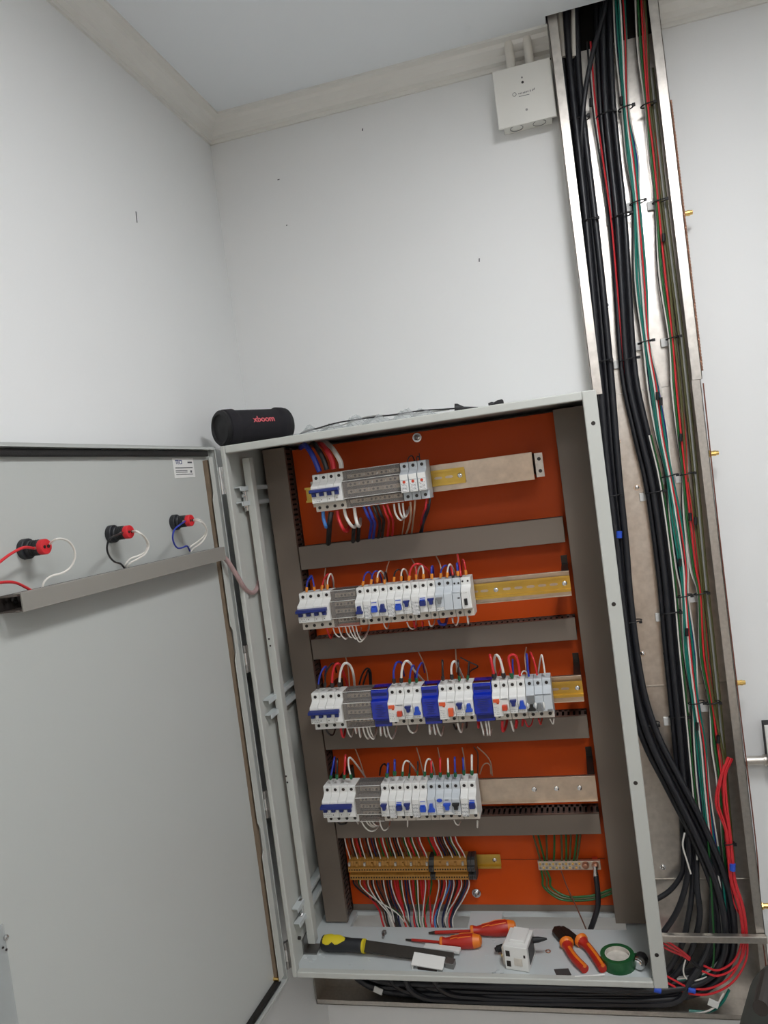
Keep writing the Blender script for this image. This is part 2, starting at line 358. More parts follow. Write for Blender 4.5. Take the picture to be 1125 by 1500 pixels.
# hinges on the left frame strip
for z in (1.125, 0.728, 0.40, 0.055):
    hm = 'chrome' if z > 1.1 else 'steel'
    hg = MB().box((-0.004, -0.004, z-0.030), (0.002, 0.004, z+0.030)).build('hinge', hm, cab)
    for s0 in (-0.030, 0.013): MB().cyl((-0.0055, -0.006, z+s0), (-0.0055, -0.006, z+s0+0.017), 0.0042, 12).build('knuckle', hm, hg, smooth=True)
    MB().cyl((-0.0055, -0.006, z-0.014), (-0.0055, -0.006, z+0.014), 0.0034, 12).build('hinge_pin', 'chrome', hg, smooth=True)
# the door, swung open a little past a right angle
DU = Vector((-0.066, -0.9978, 0)).normalized(); DN = Vector((-DU.y, DU.x, 0)); DH = Vector((-0.0075, -0.008, 0))
def dr(u, n, z): return DH + DU*u + DN*n + Vector((0, 0, z))
def at_door(px, py, n):
    r = ray(px, py); p0 = DH + DN*n; k = (p0-CAM).dot(DN)/r.dot(DN); p = CAM + r*k; return (p-DH).dot(DU), p.z
def dbox(m, u0, u1, n0, n1, z0, z1):
    return m.obox(dr((u0+u1)/2, (n0+n1)/2, (z0+z1)/2), DU*((u1-u0)/2), DN*((n1-n0)/2), (0, 0, (z1-z0)/2))
DWD, DT = 0.785, 0.016
dz0, dz1 = 0.0, CH
b = MB(); dbox(b, 0, DWD, -DT-0.0015, -DT, dz0, dz1)
for a in ((0, 0.0015, dz0, dz1), (DWD-0.0015, DWD, dz0, dz1), (0, DWD, dz1-0.0015, dz1), (0, DWD, dz0, dz0+0.0015)):
    dbox(b, a[0], a[1], -DT, 0, a[2], a[3])
for a in ((0, DWD, dz1-0.006, dz1), (0, DWD, dz0, dz0+0.006), (0, 0.004, dz0, dz1), (DWD-0.012, DWD, dz0, dz1)):
    dbox(b, a[0], a[1], -0.0015, 0, a[2], a[3])
door = b.build('door', 'door_in', cab)
g = MB()
for a in ((0.022, DWD-0.02, dz1-0.0195, dz1-0.0075), (0.022, DWD-0.02, dz0+0.0075, dz0+0.0195), (DWD-0.03, DWD-0.018, dz0+0.014, dz1-0.014)):
    dbox(g, a[0], a[1], -DT, -DT+0.010, a[2], a[3])
g.build('gasket', 'gasket', door, bevel=0.002)
# stiffener along the hinge side with cut-outs
s = MB(); zs = [0.02, 0.30, 0.31, 0.335, 0.36, 0.375, 0.735, 0.75, 0.775, 0.80, 0.81, 1.085, 1.10, 1.135, 1.178]
us = [0.036, 0.036, 0.028, 0.028, 0.028, 0.036, 0.036, 0.028, 0.028, 0.028, 0.036, 0.036, 0.030, 0.030, 0.030]
poly = [(0.016, z) for z in zs] + [(u, z) for u, z in zip(us[::-1], zs[::-1])]
s.prism(poly, dr(0, -0.003, 0), DU, (0, 0, 1), DN*0.002); dbox(s, 0.016, 0.018, -DT, -0.003, 0.02, 1.178)
s.build('stiffener', 'cab', door)
fo = MB(); dbox(fo, 0.024, 0.034, -DT, -DT+0.008, 0.02, 1.172); fo.build('foam_strip', 'foam_edge', door)
u, z = at_door(401, 1434, -DT); pn = MB().cyl(dr(u, -DT, z), dr(u, -DT+0.012, z), 0.004, 10); pn.build('door_stud', 'brass', door, smooth=True)
# sticker inside the door
us0, zs0 = at_door(252, 671, -DT); us1, zs1 = at_door(286, 699, -DT)
lb = MB(); dbox(lb, us1, us0, -DT, -DT+0.0005, zs1, zs0); lo = lb.build('sticker', 'plastic_white', door); lo['label'] = 'white printed maker label'
lw, lh = us0-us1, zs0-zs1
uc = (us0+us1)/2
text('lettering', 'TECI', lh*0.30, dr(us0-lw*0.27, -DT+0.0006, zs0-lh*0.22), -DU, (0, 0, 1), 'ink_blue', lo, bold=0.0002)
pl = MB()
dbox(pl, us1+lw*0.08, us1+lw*0.3, -DT+0.0005, -DT+0.0008, zs0-lh*0.27, zs0-lh*0.19)
dbox(pl, us1+lw*0.08, us0-lw*0.08, -DT+0.0005, -DT+0.0008, zs0-lh*0.52, zs0-lh*0.47)
for k, (a, c) in enumerate(((0.36, 0.92), (0.36, 0.92), (0.1, 0.92))):
    z = zs0-lh*(0.64+0.075*k+(0.04 if k == 2 else 0)); dbox(pl, us1+lw*a, us1+lw*c, -DT+0.0005, -DT+0.0008, z-lh*0.018, z+lh*0.018)
dbox(pl, us1+lw*0.14, us1+lw*0.22, -DT+0.0005, -DT+0.0008, zs0-lh*0.76, zs0-lh*0.64)
pl.build('print_line', 'ink', lo)

# wiring duct on the door
ua, za = at_door(33, 889, 0.022); ub, zb = at_door(329, 806, 0.022)
zmid = (za+zb)/2; hh = 0.0138
dd = thing('door_wiring_duct', dr((ua+ub)/2, -DT, zmid-hh), 'grey plastic wiring duct across the inside of the open door', 'wiring duct')
m = MB(); dbox(m, ub, ua, 0.020, 0.023, zmid-hh, zmid+hh); dbox(m, ub, ua, 0.008, 0.020, zmid+hh-0.0018, zmid+hh); dbox(m, ub, ua, 0.008, 0.020, zmid-hh, zmid-hh+0.0018)
m.build('lid', 'door_duct', dd, bevel=0.0008)
m = MB(); uo = at_door(7, 893, 0.0)[0]
dbox(m, ub, uo, -DT+0.0003, -DT+0.002, zmid-hh+0.002, zmid+hh-0.002)
m.build('base', 'duct_dark', dd)
for sgn in (1, -1):
    m = MB(); k = ub+0.002
    while k < uo-0.006:
        zz = zmid+sgn*(hh-0.003); dbox(m, k, k+0.0075, -DT+0.002, 0.0195, zz-0.0008, zz+0.0008); k += 0.0115
    m.build('slotted_wall', 'duct_in', dd)
m = MB(); q = dr(at_door(20, 891, -DT)[0], -DT+0.002, zmid); m.cyl(q, q+DN*0.004, 0.004, 12); m.build('screw', 'chrome', dd, smooth=True)

# indicator lamps
def indicator(pb, tip, label):
    u, z = at_door(pb[0], pb[1], -DT+0.006); o = dr(u, -DT, z)
    t = thing('indicator_lamp', o, label, 'indicator lamp', 'indicator lamps on the door')
    MB().lathe([(0.0003, 0.0155), (0.009, 0.0155), (0.010, 0.0145), (0.010, 0.011), (0.012, 0.0105)], o, DN, 20).build('lock_nut', 'tool_black', t, smooth=True)
    MB().lathe([(0.010, 0.0122), (0.015, 0.0122), (0.016, 0.0112), (0.033, 0.0112), (0.033, 0.002)], o, DN, 20).build('body', 'tool_black', t, smooth=True)
    for k in range(3):
        a = o+DN*(0.0175+0.0042*k); MB().lathe([(0, 0.0118), (0.0015, 0.0118)], a, DN, 18).build('rib', 'rubber', t)
    cap = MB().lathe([(0.0325, 0.0116), (0.040, 0.0116), (0.0412, 0.0106), (0.0412, 0.004), (0.0405, 0.0035)], o, DN, 20).build('red_cap', 'w_red', t, smooth=True)
    for k in (-1, 1):
        c = o+DN*0.0405-DU*0.004*k; MB().cyl(c, c+DN*0.0012, 0.0026, 10).build('contact_hole', 'hole', cap)
    c = o+DN*0.030+DU*0.0105; MB().cyl(c, c+DU*0.004+DN*0.002, 0.0024, 8).build('terminal', 'steel', t)
    return o
l1 = indicator((40, 804), None, 'black indicator lamp with red cap, leftmost, fed by red wires')
l2 = indicator((166, 782), None, 'black indicator lamp with red cap, middle of door, with black wire')
l3 = indicator((258, 765), None, 'black indicator lamp with red cap nearest the hinges, with blue wire')
def wire(pts, r, c, label, group=None, name='wire', ferr=None, k=6, n=8):
    m = MB().tube(pts, r, n, k); o = m.build(name, c, None, smooth=True, org=pts[0])
    tag(o, label, 'wire' if name == 'wire' else 'cable', group)
    if ferr:
        d = (Vector(pts[1])-Vector(pts[0])).normalized() if len(pts) > 1 else Vector((0, 0, 1)); a = Vector(pts[0])
        MB().lathe([(-0.002, r*1.2), (0.002, r*1.75), (0.009, r*1.7), (0.0095, r*1.1)], a, d, 10).build('ferrule', ferr, o, smooth=True)
    return o
def dpt(px, py, n): u, z = at_door(px, py, n); return dr(u, n, z)
dz = 0.018
wire([l1+DN*0.031+DU*0.014, dpt(35, 802, 0.028), dpt(18, 810, 0.030), dpt(0, 823, 0.030), dpt(-30, 850, 0.03), dpt(-40, 868, 0.028), dpt(-20, 858, 0.024), dpt(0, 853.5, 0.020), dpt(20, 853, 0.014), dpt(35, 859, 0.008), dpt(50, 868, 0.004), dpt(56, 876, -0.002)], 0.0021, 'w_red', 'red wire looping from the leftmost door lamp out of frame into the duct')
def lampwire(l, pts, c, label, side=-1):
    wire([l+DN*0.033-DU*0.010*(1 if side < 0 else -1)] + [dpt(*p) for p in pts], 0.00165, c, label)
lampwire(l1, [(82, 790, 0.04), (97, 791, 0.036), (107, 801, 0.034), (110, 815, 0.03), (104, 830, 0.024), (92, 839, 0.018), (75, 844, 0.012), (65, 852, 0.008), (62, 864, 0.004), (63, 873, -0.002)], 'w_white', 'white wire curving from the leftmost door lamp down to the duct')
lampwire(l2, [(200, 778, 0.04), (210, 785, 0.037), (216, 797, 0.034), (213, 808, 0.028), (203, 814, 0.02), (192, 818, 0.012), (184, 826, 0.004), (182, 832, -0.002)], 'w_white', 'upper white wire of the middle door lamp')
lampwire(l2, [(203, 780, 0.043), (213, 788, 0.04), (218, 799, 0.036), (213, 811, 0.03), (203, 818, 0.02), (192, 824, 0.012), (186, 831, 0.003)], 'w_white', 'lower white wire of the middle door lamp')
lampwire(l2, [(164, 787, 0.036), (158, 795, 0.033), (157, 806, 0.029), (161, 816, 0.024), (168, 823, 0.018), (177, 826, 0.010), (183, 833, 0.002)], 'w_black', 'black wire of the middle door lamp', 1)
lampwire(l3, [(291, 761, 0.04), (298, 766, 0.037), (302, 774, 0.033), (300, 783, 0.028), (294, 790, 0.02), (286, 796, 0.01), (279, 801, 0.004), (277, 806, -0.002)], 'w_white', 'upper white wire of the door lamp by the hinges')
lampwire(l3, [(293, 764, 0.043), (300, 770, 0.04), (303, 779, 0.035), (299, 790, 0.028), (291, 798, 0.018), (284, 803, 0.008), (280, 808, 0.002)], 'w_white', 'lower white wire of the door lamp by the hinges')
lampwire(l3, [(262, 770, 0.036), (255, 777, 0.033), (253, 788, 0.029), (256, 798, 0.024), (261, 803, 0.018), (268, 802, 0.012), (274, 800, 0.008), (278, 807, 0.002)], 'w_blue', 'blue wire of the door lamp by the hinges', 1)
# harness from door into cabinet
p = [dpt(318, 812, 0.006), dpt(330, 818, 0.012), Vector(at(345, 840, -0.03)), Vector(at(357, 860, -0.005)), Vector(at(366, 868, 0.03)), Vector(at(374, 866, 0.065)), Vector(at(377, 857, 0.09)), Vector(at(378, 840, 0.11)), Vector(at(379, 815, 0.13))]
wire(p, 0.0052, 'w_pink', 'pinkish grey sleeved harness hanging from door duct into cabinet', name='cable', n=10)
# clear pouch at the left edge of the door
u, z = at_door(6, 1378, -DT+0.002); u2, z2 = at_door(14, 1358, -DT+0.002)
pk = thing('document_pouch', dr(u, -DT, z-0.12), 'clear plastic pouch fixed inside the door, cut by left photo edge', 'pouch')
m = MB(); dbox(m, u-0.003, min(u+0.16, DWD-0.03), -DT+0.0004, -DT+0.002, z-0.12, z+0.022); m.build('sleeve', 'clear_bag', pk)
for a, c in ((2, 1372), (11, 1371)):
    pass
q = dr(*[at_door(8, 1373, -DT+0.002)[0], -DT+0.002, at_door(8, 1373, -DT+0.002)[1]]); MB().lathe([(0, 0.004), (0.002, 0.0035), (0.003, 0.001)], q, DN, 12).build('rivet', 'chrome', pk, smooth=True)
for a in ((4, 1388), (9, 1391)):
    uu, zz = at_door(a[0], a[1], -DT+0.002); q = dr(uu, -DT+0.002, zz); MB().cyl(q, q+DN*0.0012, 0.0016, 8).build('pin', 'hole', pk)

# ------------------------------------------------------------------ wiring ducts inside
DF, DB = 0.190, 0.2498
def vduct(x0, x1, z0, z1, label, grp):
    t = thing('vertical_wiring_duct', ((x0+x1)/2, DB, z0), label, 'wiring duct', grp)
    MB().box((x0, DF, z0), (x1, DF+0.002, z1)).box((x0, DF, z0), (x0+0.0015, DF+0.010, z1)).box((x1-0.0015, DF, z0), (x1, DF+0.010, z1)).build('lid', 'duct', t, bevel=0.0008)
    MB().box((x0+0.002, DB-0.0025, z0), (x1-0.002, DB, z1)).build('base', 'duct_dark', t)
    for x in (x0+0.003, x1-0.003):
        m = MB(); k = z0+0.002
        while k < z1-0.008: m.box((x-0.0008, DF+0.004, k), (x+0.0008, DB-0.0026, k+0.0075)); k += 0.0125
        m.box((x-0.0008, DB-0.014, z0), (x+0.0008, DB-0.0026, z1)); m.build('slotted_wall', 'duct_in', t)
    c = MB()
    for k in range(3): c.tube([((x0*(3-k)+x1*(k+1))/4, 0.232, z0+0.004), ((x0*(3-k)+x1*(k+1))/4+0.006, 0.225, (z0+z1)/2), ((x0*(3-k)+x1*(k+1))/4, 0.232, z1-0.006)], 0.006, 6)
    c.build('inner_wires', 'duct_dark', t)
def hduct(x0, x1, z0, z1, label, grp):
    t = thing('horizontal_wiring_duct', ((x0+x1)/2, DB, z0), label, 'wiring duct', grp)
    MB().box((x0, DF, z0), (x1, DF+0.002, z1)).box((x0, DF, z0), (x1, DF+0.010, z0+0.0015)).box((x0, DF, z1-0.0015), (x1, DF+0.010, z1)).build('lid', 'duct', t, bevel=0.0008)
    MB().box((x0, DB-0.0025, z0+0.002), (x1, DB, z1-0.002)).build('base', 'duct_dark', t)
    for z in (z0+0.003, z1-0.003):
        m = MB(); k = x0+0.002
        while k < x1-0.008: m.box((k, DF+0.004, z-0.0008), (k+0.0075, DB-0.0026, z+0.0008)); k += 0.0125
        m.box((x0, DB-0.014, z-0.0008), (x1, DB-0.0026, z+0.0008)); m.build('slotted_wall', 'duct_in', t)
    c = MB()
    for k in range(3): c.tube([(x0+0.004, 0.230-0.008*k, z0+0.014+0.012*k), ((x0+x1)/2, 0.226-0.006*k, z0+0.018+0.01*k), (x1-0.004, 0.230-0.008*k, z0+0.014+0.012*k)], 0.006, 6)
    c.build('inner_wires', 'duct_dark', t)
vduct(0.0190, 0.0758, 0.014, 1.192, 'tall vertical wiring duct on the hinge side of the orange plate', 'wiring ducts inside the cabinet')
vduct(0.7135, 0.7790, 0.018, 1.186, 'tall vertical wiring duct on the right side of the orange plate', 'wiring ducts inside the cabinet')
for (z0, z1), lab in zip(((0.891, 0.948), (0.670, 0.720), (0.446, 0.4975), (0.225, 0.272)), ('grey horizontal wiring duct just below the top breaker row', 'grey horizontal wiring duct between second and third breaker rows', 'grey horizontal wiring duct between third and fourth breaker rows', 'grey horizontal wiring duct just above the brown terminal strip')):
    hduct(0.0785, 0.7060, z0, z1, lab, 'wiring ducts inside the cabinet')
# small scuff marks left on the duct lids are dust
# ------------------------------------------------------------------ mounting rails
YR = 0.125
def rail(zc, x0, x1, px0, px1, plate_h, ymat, label, screws, slots, lip=False):
    t = thing('mounting_rail', ((x0+x1)/2, DB, zc), label, 'mounting rail', 'mounting rails of the breaker rows')
    p = MB(); h = plate_h/2
    p.box((px0, YR+0.009, zc-h), (px1, YR+0.011, zc+h))
    if lip: p.box((px0, YR+0.002, zc+h-0.002), (px1, YR+0.011, zc+h)).box((px0, YR+0.002, zc-h), (px1, YR+0.011, zc-h+0.002))
    pl = p.build('support_plate', 'rail_zinc', t, bevel=0.0006)
    st = MB().box((px1-0.016, YR+0.011, zc-h+0.01), (px1-0.002, DB-0.0005, zc-h+0.012)).box((px1-0.016, YR+0.011, zc+h-0.003), (px1-0.002, DB-0.0005, zc+h)).box((px1-0.016, DB-0.003, zc-h+0.01), (px1-0.002, DB-0.0005, zc+h+(0.02 if lip else 0)))
    st.build('stand_off', 'dark_steel', t)
    st = MB().box((px0+0.002, YR+0.011, zc-h+0.01), (px0+0.016, DB-0.0005, zc-h+0.012)).box((px0+0.002, YR+0.011, zc+h-0.003), (px0+0.016, DB-0.0005, zc+h)).box((px0+0.002, DB-0.003, zc-h+0.01), (px0+0.016, DB-0.0005, zc+h))
    st.build('stand_off', 'dark_steel', t)
    if ymat:
        hat = [(-0.0175, 0.0), (-0.0175, -0.001), (-0.0125, -0.001), (-0.0125, 0.0065), (0.0125, 0.0065), (0.0125, -0.001), (0.0175, -0.001), (0.0175, 0.0), (0.0135, 0.0), (0.0135, 0.0075), (-0.0135, 0.0075), (-0.0135, 0.0)]
        r = MB().prism([(a, c) for a, c in hat], (x0, YR+0.0012, zc), (0, 0, 1), (0, 1, 0), (x1-x0, 0, 0)); ro = r.build('din_rail', ymat, t)
        for sx in slots:
            c = Vector((sx, YR+0.0076, zc)); MB().prism([(0.0055*math.cos(a)+(0.0035 if math.cos(a) > 0 else -0.0035), 0.0028*math.sin(a)) for a in [2*math.pi*i/14 for i in range(14)]], c, (1, 0, 0), (0, 0, 1), (0, -0.0004, 0)).build('slot', 'rail_zinc', ro)
    for sx in screws:
        c = Vector((sx, YR+(0.0076 if ymat else 0.009), zc)); MB().lathe([(0, 0.0058), (0.002, 0.0052), (0.0032, 0.003)], c, (0, -1, 0), 14).build('screw', 'chrome', t, smooth=True)
    return t
def X(px, py, y=YR): return at(px, py, y).x
rail(1.069, 0.137, 0.5105, 0.150, 0.659, 0.060, 'rail_yellow', 'wide zinc plate with short yellow rail carrying the top breaker row', (X(673, 696),), (X(641, 700), X(657, 698)))
e1 = MB().box((0.662, YR+0.004, 1.043), (0.681, YR+0.006, 1.095)).box((0.662, YR+0.004, 1.043), (0.664, DB-0.001, 1.095)); tr1 = [o for o in bpy.data.objects if o.name == 'mounting_rail'][0]
e1.build('end_bracket', 'galv_dull', tr1)
for z in (1.056, 1.082): MB().cyl((0.673, YR+0.004, z), (0.673, YR+0.0034, z), 0.004, 12).build('bracket_hole', 'hole', tr1)
rail(0.808, 0.115, 0.7065, 0.112, 0.7065, 0.055, 'rail_yellow', 'zinc channel with long yellow slotted rail carrying the second breaker row', (X(726, 864), X(827, 855)), tuple(X(p, q) for p, q in ((694, 868), (709, 866), (742, 862), (759, 861), (777, 860), (794, 858), (811, 857))), True)
rail(0.578, 0.112, 0.7055, 0.110, 0.7055, 0.058, 'rail_yellow', 'zinc channel with yellow rail end showing right of third breaker row', (X(846, 1009),), (X(828, 1012), X(813, 1013)), True)
rail(0.3565, 0.110, 0.7085, 0.108, 0.7085, 0.057, None, 'bare galvanized channel running right from the fourth breaker row', (X(782, 1157), X(815, 1156), X(849, 1156)), (), True)

# ------------------------------------------------------------------ modular devices
HH = 0.084
PROF = [(0.0, 0.0), (0.043, 0.0), (0.044, 0.001), (0.044, 0.0185), (0.0645, 0.0195), (0.066, 0.021), (0.066, 0.0545), (0.064, 0.058), (0.052, 0.0625), (0.0455, 0.0665), (0.044, 0.069), (0.044, 0.0825), (0.041, HH), (0.0, HH)]
SCREW = None
def screw_mesh():
    m = MB().lathe([(0, 0.0037), (0.0005, 0.0037), (0.0005, 0.0031), (-0.0005, 0.0031)], (0, 0, 0), (0, -1, 0), 12); o = m.build('terminal_screw', 'hole'); me = o.data; bpy.data.objects.remove(o); return me
SCREW = screw_mesh()
def put(me, name, parent, p):
    o = bpy.data.objects.new(name, me); COL.objects.link(o); o.parent = parent; o.location = Vector(p)-ORG[parent.name]; return o
class Dev:
    def __init__(s, x0, x1, zb, poles, label, name='circuit_breaker', cat='circuit breaker', group=None, body='mcb', lower=None, seam=True, hs=None, topscrew=True, botscrew=True):
        s.x0, s.x1, s.zb, s.n = x0, x1, zb, poles; s.w = (x1-x0)/poles
        s.t = thing(name, ((x0+x1)/2, YR, zb), label, cat, group)
        m = MB(); g = 0.0003
        for k in range(poles if seam else 1):
            a = x0+k*s.w+g; e = (x0+(k+1)*s.w if seam else x1)-g
            m.prism([(d, z) for d, z in PROF], (a, YR, zb), (0, -1, 0), (0, 0, 1), (e-a, 0, 0))
        s.body = m.build('body', body, s.t, bevel=0.0006, seg=2)
        lo = MB().box((x0+0.0004, YR-0.0449, zb+0.0004), (x1-0.0004, YR-0.0441, zb+0.0175)).build('lower_terminal_strip', lower or 'mcb_warm', s.t)
        for k in range(poles):
            xc = x0+(k+0.5)*s.w
            if topscrew: put(SCREW, 'terminal_screw', s.t, (xc, YR-0.0442, zb+0.0755))
            if botscrew: put(SCREW, 'terminal_screw', s.t, (xc, YR-0.0450, zb+0.0088))
    def front(s, a, b, z0, z1, m, name, d0=0.066, d1=0.0666, bevel=0, parent=None):
        return MB().box((s.x0+a*(s.x1-s.x0), YR-d1, s.zb+z0), (s.x0+b*(s.x1-s.x0), YR-d0+0.0003, s.zb+z1)).build(name, m, parent or s.t, bevel=bevel)
    def poly(s, xc, pts, m, name, d0, d1, bevel=0.0005):
        return MB().prism(pts, (xc, YR-d0+0.0004, s.zb), (1, 0, 0), (0, 0, 1), (0, -(d1-d0), 0)).build(name, m, s.t, bevel=bevel)
    def bar4(s):
        w = s.w
        for k in range(4):
            xc = s.x0+(k+0.5)*w-0.002
            s.poly(xc, [(-0.0042, 0.0345), (0.0042, 0.0345), (0.0046, 0.046), (-0.0046, 0.046)], 'navy', 'toggle_stem', 0.066, 0.073)
            if k < 3:
                c = Vector((s.x0+(k+1)*w-0.002, YR-0.0655, s.zb+0.0335))
                MB().lathe([(0, 0.0044), (0.0095, 0.0044), (0.0115, 0.003), (0.012, 0.0012)], c, (0, -0.25, 1), 12).build('pole_spacer', 'mcb', s.t, smooth=True)
        MB().prism([(0.0655, 0.0435), (0.077, 0.0425), (0.079, 0.0445), (0.078, 0.0490), (0.0655, 0.0515)], (s.x0-0.001, YR, s.zb), (0, -1, 0), (0, 0, 1), (s.x1-s.x0-0.004, 0, 0)).build('handle_bar', 'navy', s.t, bevel=0.0006)
        for k in range(1, 4):
            c = Vector((s.x0+(k+0.28)*w, YR-0.0662, s.zb+0.0265)); MB().cyl(c, c+Vector((0, -0.0006, 0)), 0.0011, 8).build('indicator_dot', 'hole', s.t)
        s.front(0.03, 0.27, 0.0205, 0.032, 'print_fine', 'printed_label')
    def toggle(s, k, up, m='blue', lobes=True):
        xc = s.x0+(k+0.5)*s.w
        if up: p = [(-0.0032, 0.0365), (0.0032, 0.0365), (0.0038, 0.043), (0.0068, 0.0468), (0.0068, 0.0500), (-0.0068, 0.0500), (-0.0068, 0.0468), (-0.0038, 0.043)]
        else: p = [(-0.0075, 0.0300), (0.0075, 0.0300), (0.0075, 0.0335), (0.0042, 0.0385), (0.0034, 0.0470), (-0.0034, 0.0470), (-0.0042, 0.0385), (-0.0075, 0.0335)]
        s.poly(xc, p, m, 'toggle', 0.066, 0.0745)
        if lobes:
            for sg in (-1, 1):
                c = Vector((xc+sg*0.0062, YR-0.0662, s.zb+0.0405)); MB().lathe([(-0.0065, 0.0012), (-0.004, 0.0022), (0.004, 0.0022), (0.0065, 0.0012)], c, (0, 0, 1), 10).build('toggle_guard', 'mcb', s.t, smooth=True)
        s.front((k+0.08)/s.n, (k+0.92)/s.n, 0.0205, 0.0285, 'print_fine', 'printed_label')
        return s
    def rcbo(s, up):
        s.front(0.03, 0.47, 0.0170, 0.0460, 'print', 'printed_label', 0.066, 0.0672)
        s.front(0.03, 0.47, 0.0460, 0.0560, 'plastic_white', 'test_cover', 0.066, 0.0672, 0.0004)
        xc = s.x0+0.72*(s.x1-s.x0); z = 0.036 if not up else 0.0405
        s.poly(xc, [(-0.0062, z-0.0055), (0.0062, z-0.0055), (0.0062, z+0.0055), (-0.0062, z+0.0055)], 'blue' if not up else 'navy', 'toggle', 0.066, 0.074, 0.0008)
        s.poly(xc, [(-0.0056, z+0.0058), (0.0056, z+0.0058), (0.0056, z+0.0082), (-0.0056, z+0.0082)], 'blue', 'rocker', 0.066, 0.0705, 0.0004)
        c = Vector((xc+0.0085, YR-0.0662, s.zb+z)); MB().lathe([(-0.0065, 0.001), (-0.004, 0.002), (0.004, 0.002), (0.0065, 0.001)], c, (0, 0, 1), 10).build('toggle_guard', 'mcb', s.t, smooth=True)
        s.front(0.56, 0.90, 0.0505, 0.0520, 'blue', 'brand_print', 0.066, 0.0663)
        return s
    def rcd(s, down=False):
        s.front(0.02, 0.60, 0.0150, 0.0540, 'plastic_white', 'front_cover', 0.066, 0.0672, 0.0004)
        s.front(0.06, 0.44, 0.0455, 0.0530, 'orange_btn', 'test_button', 0.067, 0.0695, 0.0005)
        s.front(0.26, 0.40, 0.0420, 0.0450, 'orange_btn', 'test_tab', 0.067, 0.0678)
        xc = s.x0+0.72*(s.x1-s.x0)
        s.poly(xc, [(-0.0052, 0.0285), (0.0052, 0.0285), (0.0052, 0.0395), (-0.0052, 0.0395)] if not down else [(-0.0052, 0.0225), (0.0052, 0.0225), (0.0052, 0.0395), (-0.0052, 0.0395)], 'red_btn' if not down else 'orange_btn', 'toggle', 0.066, 0.0745, 0.0008)
        c = Vector((xc+0.0080, YR-0.0662, s.zb+0.034)); MB().lathe([(-0.0075, 0.001), (-0.005, 0.0026), (0.005, 0.0026), (0.0075, 0.001)], c, (0, 0, 1), 10).build('toggle_guard', 'mcb', s.t, smooth=True)
        s.front(0.05, 0.36, 0.018, 0.036, 'print_fine', 'printed_label', 0.067, 0.0675)
        s.front(0.50, 0.95, 0.0515, 0.0522, 'ink', 'print_line', 0.066, 0.0675)
        return s
def dist_block(x0, x1, zb, ncol, label, group):
    t = thing('distribution_block', ((x0+x1)/2, YR, zb), label, 'terminal block', group)
    MB().box((x0+0.001, YR-0.022, zb+0.003), (x1-0.001, YR, zb+HH-0.001)).build('base', 'base_grey', t, bevel=0.001)
    for k, (z, d) in enumerate(((0.070, 0.034), (0.052, 0.045), (0.036, 0.045), (0.014, 0.034))):
        m = MB().box((x0+0.006, YR-d, zb+z-0.0045), (x1-0.004, YR-d+0.009, zb+z+0.0045)); bb = m.build('busbar', 'busbar', t, bevel=0.0006)
        for j in range(ncol):
            xc = x0+0.010+(x1-x0-0.018)*(j+0.5)/ncol; c = Vector((xc, YR-d, zb+z))
            MB().lathe([(0, 0.0026), (0.0022, 0.0026), (0.0024, 0.0012)], c, (0, -1, 0), 8).build('clamp_screw', 'dark_steel' if (j+k) % 3 else 'chrome', bb)
    for z in (0.0605, 0.044, 0.0255):
        MB().box((x0+0.004, YR-0.040, zb+z-0.0012), (x1-0.003, YR-0.021, zb+z+0.0012)).build('barrier', 'duct_in', t)
    pr = [(0.0, 0.0), (0.046, 0.0), (0.046, 0.018), (0.058, 0.022), (0.058, 0.060), (0.046, 0.066), (0.046, HH), (0.0, HH)]
    pr2 = [(max(0.0, d-0.0012), z+(0.0012 if z < 0.04 else -0.0012)) for d, z in pr]
    m = MB(); n = len(pr)
    for i in range(1, n-1):   # folded front sheet
        (d0, za), (d1, zc) = pr[i], pr[i+1] if i+1 < n else pr[i]
        m.add([(x0, YR-d0, zb+za), (x1, YR-d0, zb+za), (x1, YR-d1, zb+zc), (x0, YR-d1, zb+zc)], [(0, 1, 2, 3)])
    o = m.build('clear_cover', 'clear_cover', t); sm = o.modifiers.new('thick', 'SOLIDIFY'); sm.thickness = 0.001
    for x in (x0+0.0005, x1-0.0015):
        e = MB().prism(pr, (x, YR, zb), (0, -1, 0), (0, 0, 1), (0.001, 0, 0)); e.build('cover_end', 'clear_cover', t)
    for z, d in ((0.0225, 0.0585), (0.0605, 0.0585), (0.0008, 0.0465), (0.0832, 0.0465)):
        MB().box((x0, YR-d-0.0006, zb+z-0.0005), (x1, YR-d+0.0004, zb+z+0.0005)).build('cover_edge', 'plastic_white', t)
    return t
def blue_block(x0, x1, zb, label, group):
    t = thing('blue_neutral_block', ((x0+x1)/2, YR, zb), label, 'terminal block', group)
    pr = [(0.0, 0.0), (0.047, 0.0), (0.048, 0.016), (0.060, 0.021), (0.060, 0.058), (0.058, 0.061), (0.049, 0.064), (0.048, HH-0.002), (0.045, HH), (0.0, HH)]
    MB().prism(pr, (x0, YR, zb), (0, -1, 0), (0, 0, 1), (x1-x0, 0, 0)).build('cover', 'blue_cover', t, bevel=0.001)
    for k in range(7):
        z = zb+0.026+0.0042*k; w = random.uniform(0.35, 0.8)*(x1-x0); a = x0+(x1-x0-w)/2
        MB().box((a, YR-0.0606, z), (a+w, YR-0.0597, z+0.0014)).build('inner_strip', 'blue_dark', t)
    for z in (0.010, 0.0735):
        MB().box((x0+0.002, YR-0.0488, zb+z-0.0035), (x1-0.002, YR-0.0478, zb+z+0.0035)).build('terminal_window', 'blue_dark', t)
    MB().box((x0+0.001, YR-0.046, zb+HH-0.0002), (x1-0.001, YR-0.030, zb+HH+0.0012)).build('top_clip', 'chrome', t)
    return t
def XT(px, py): return at(px, py, YR-0.044).x
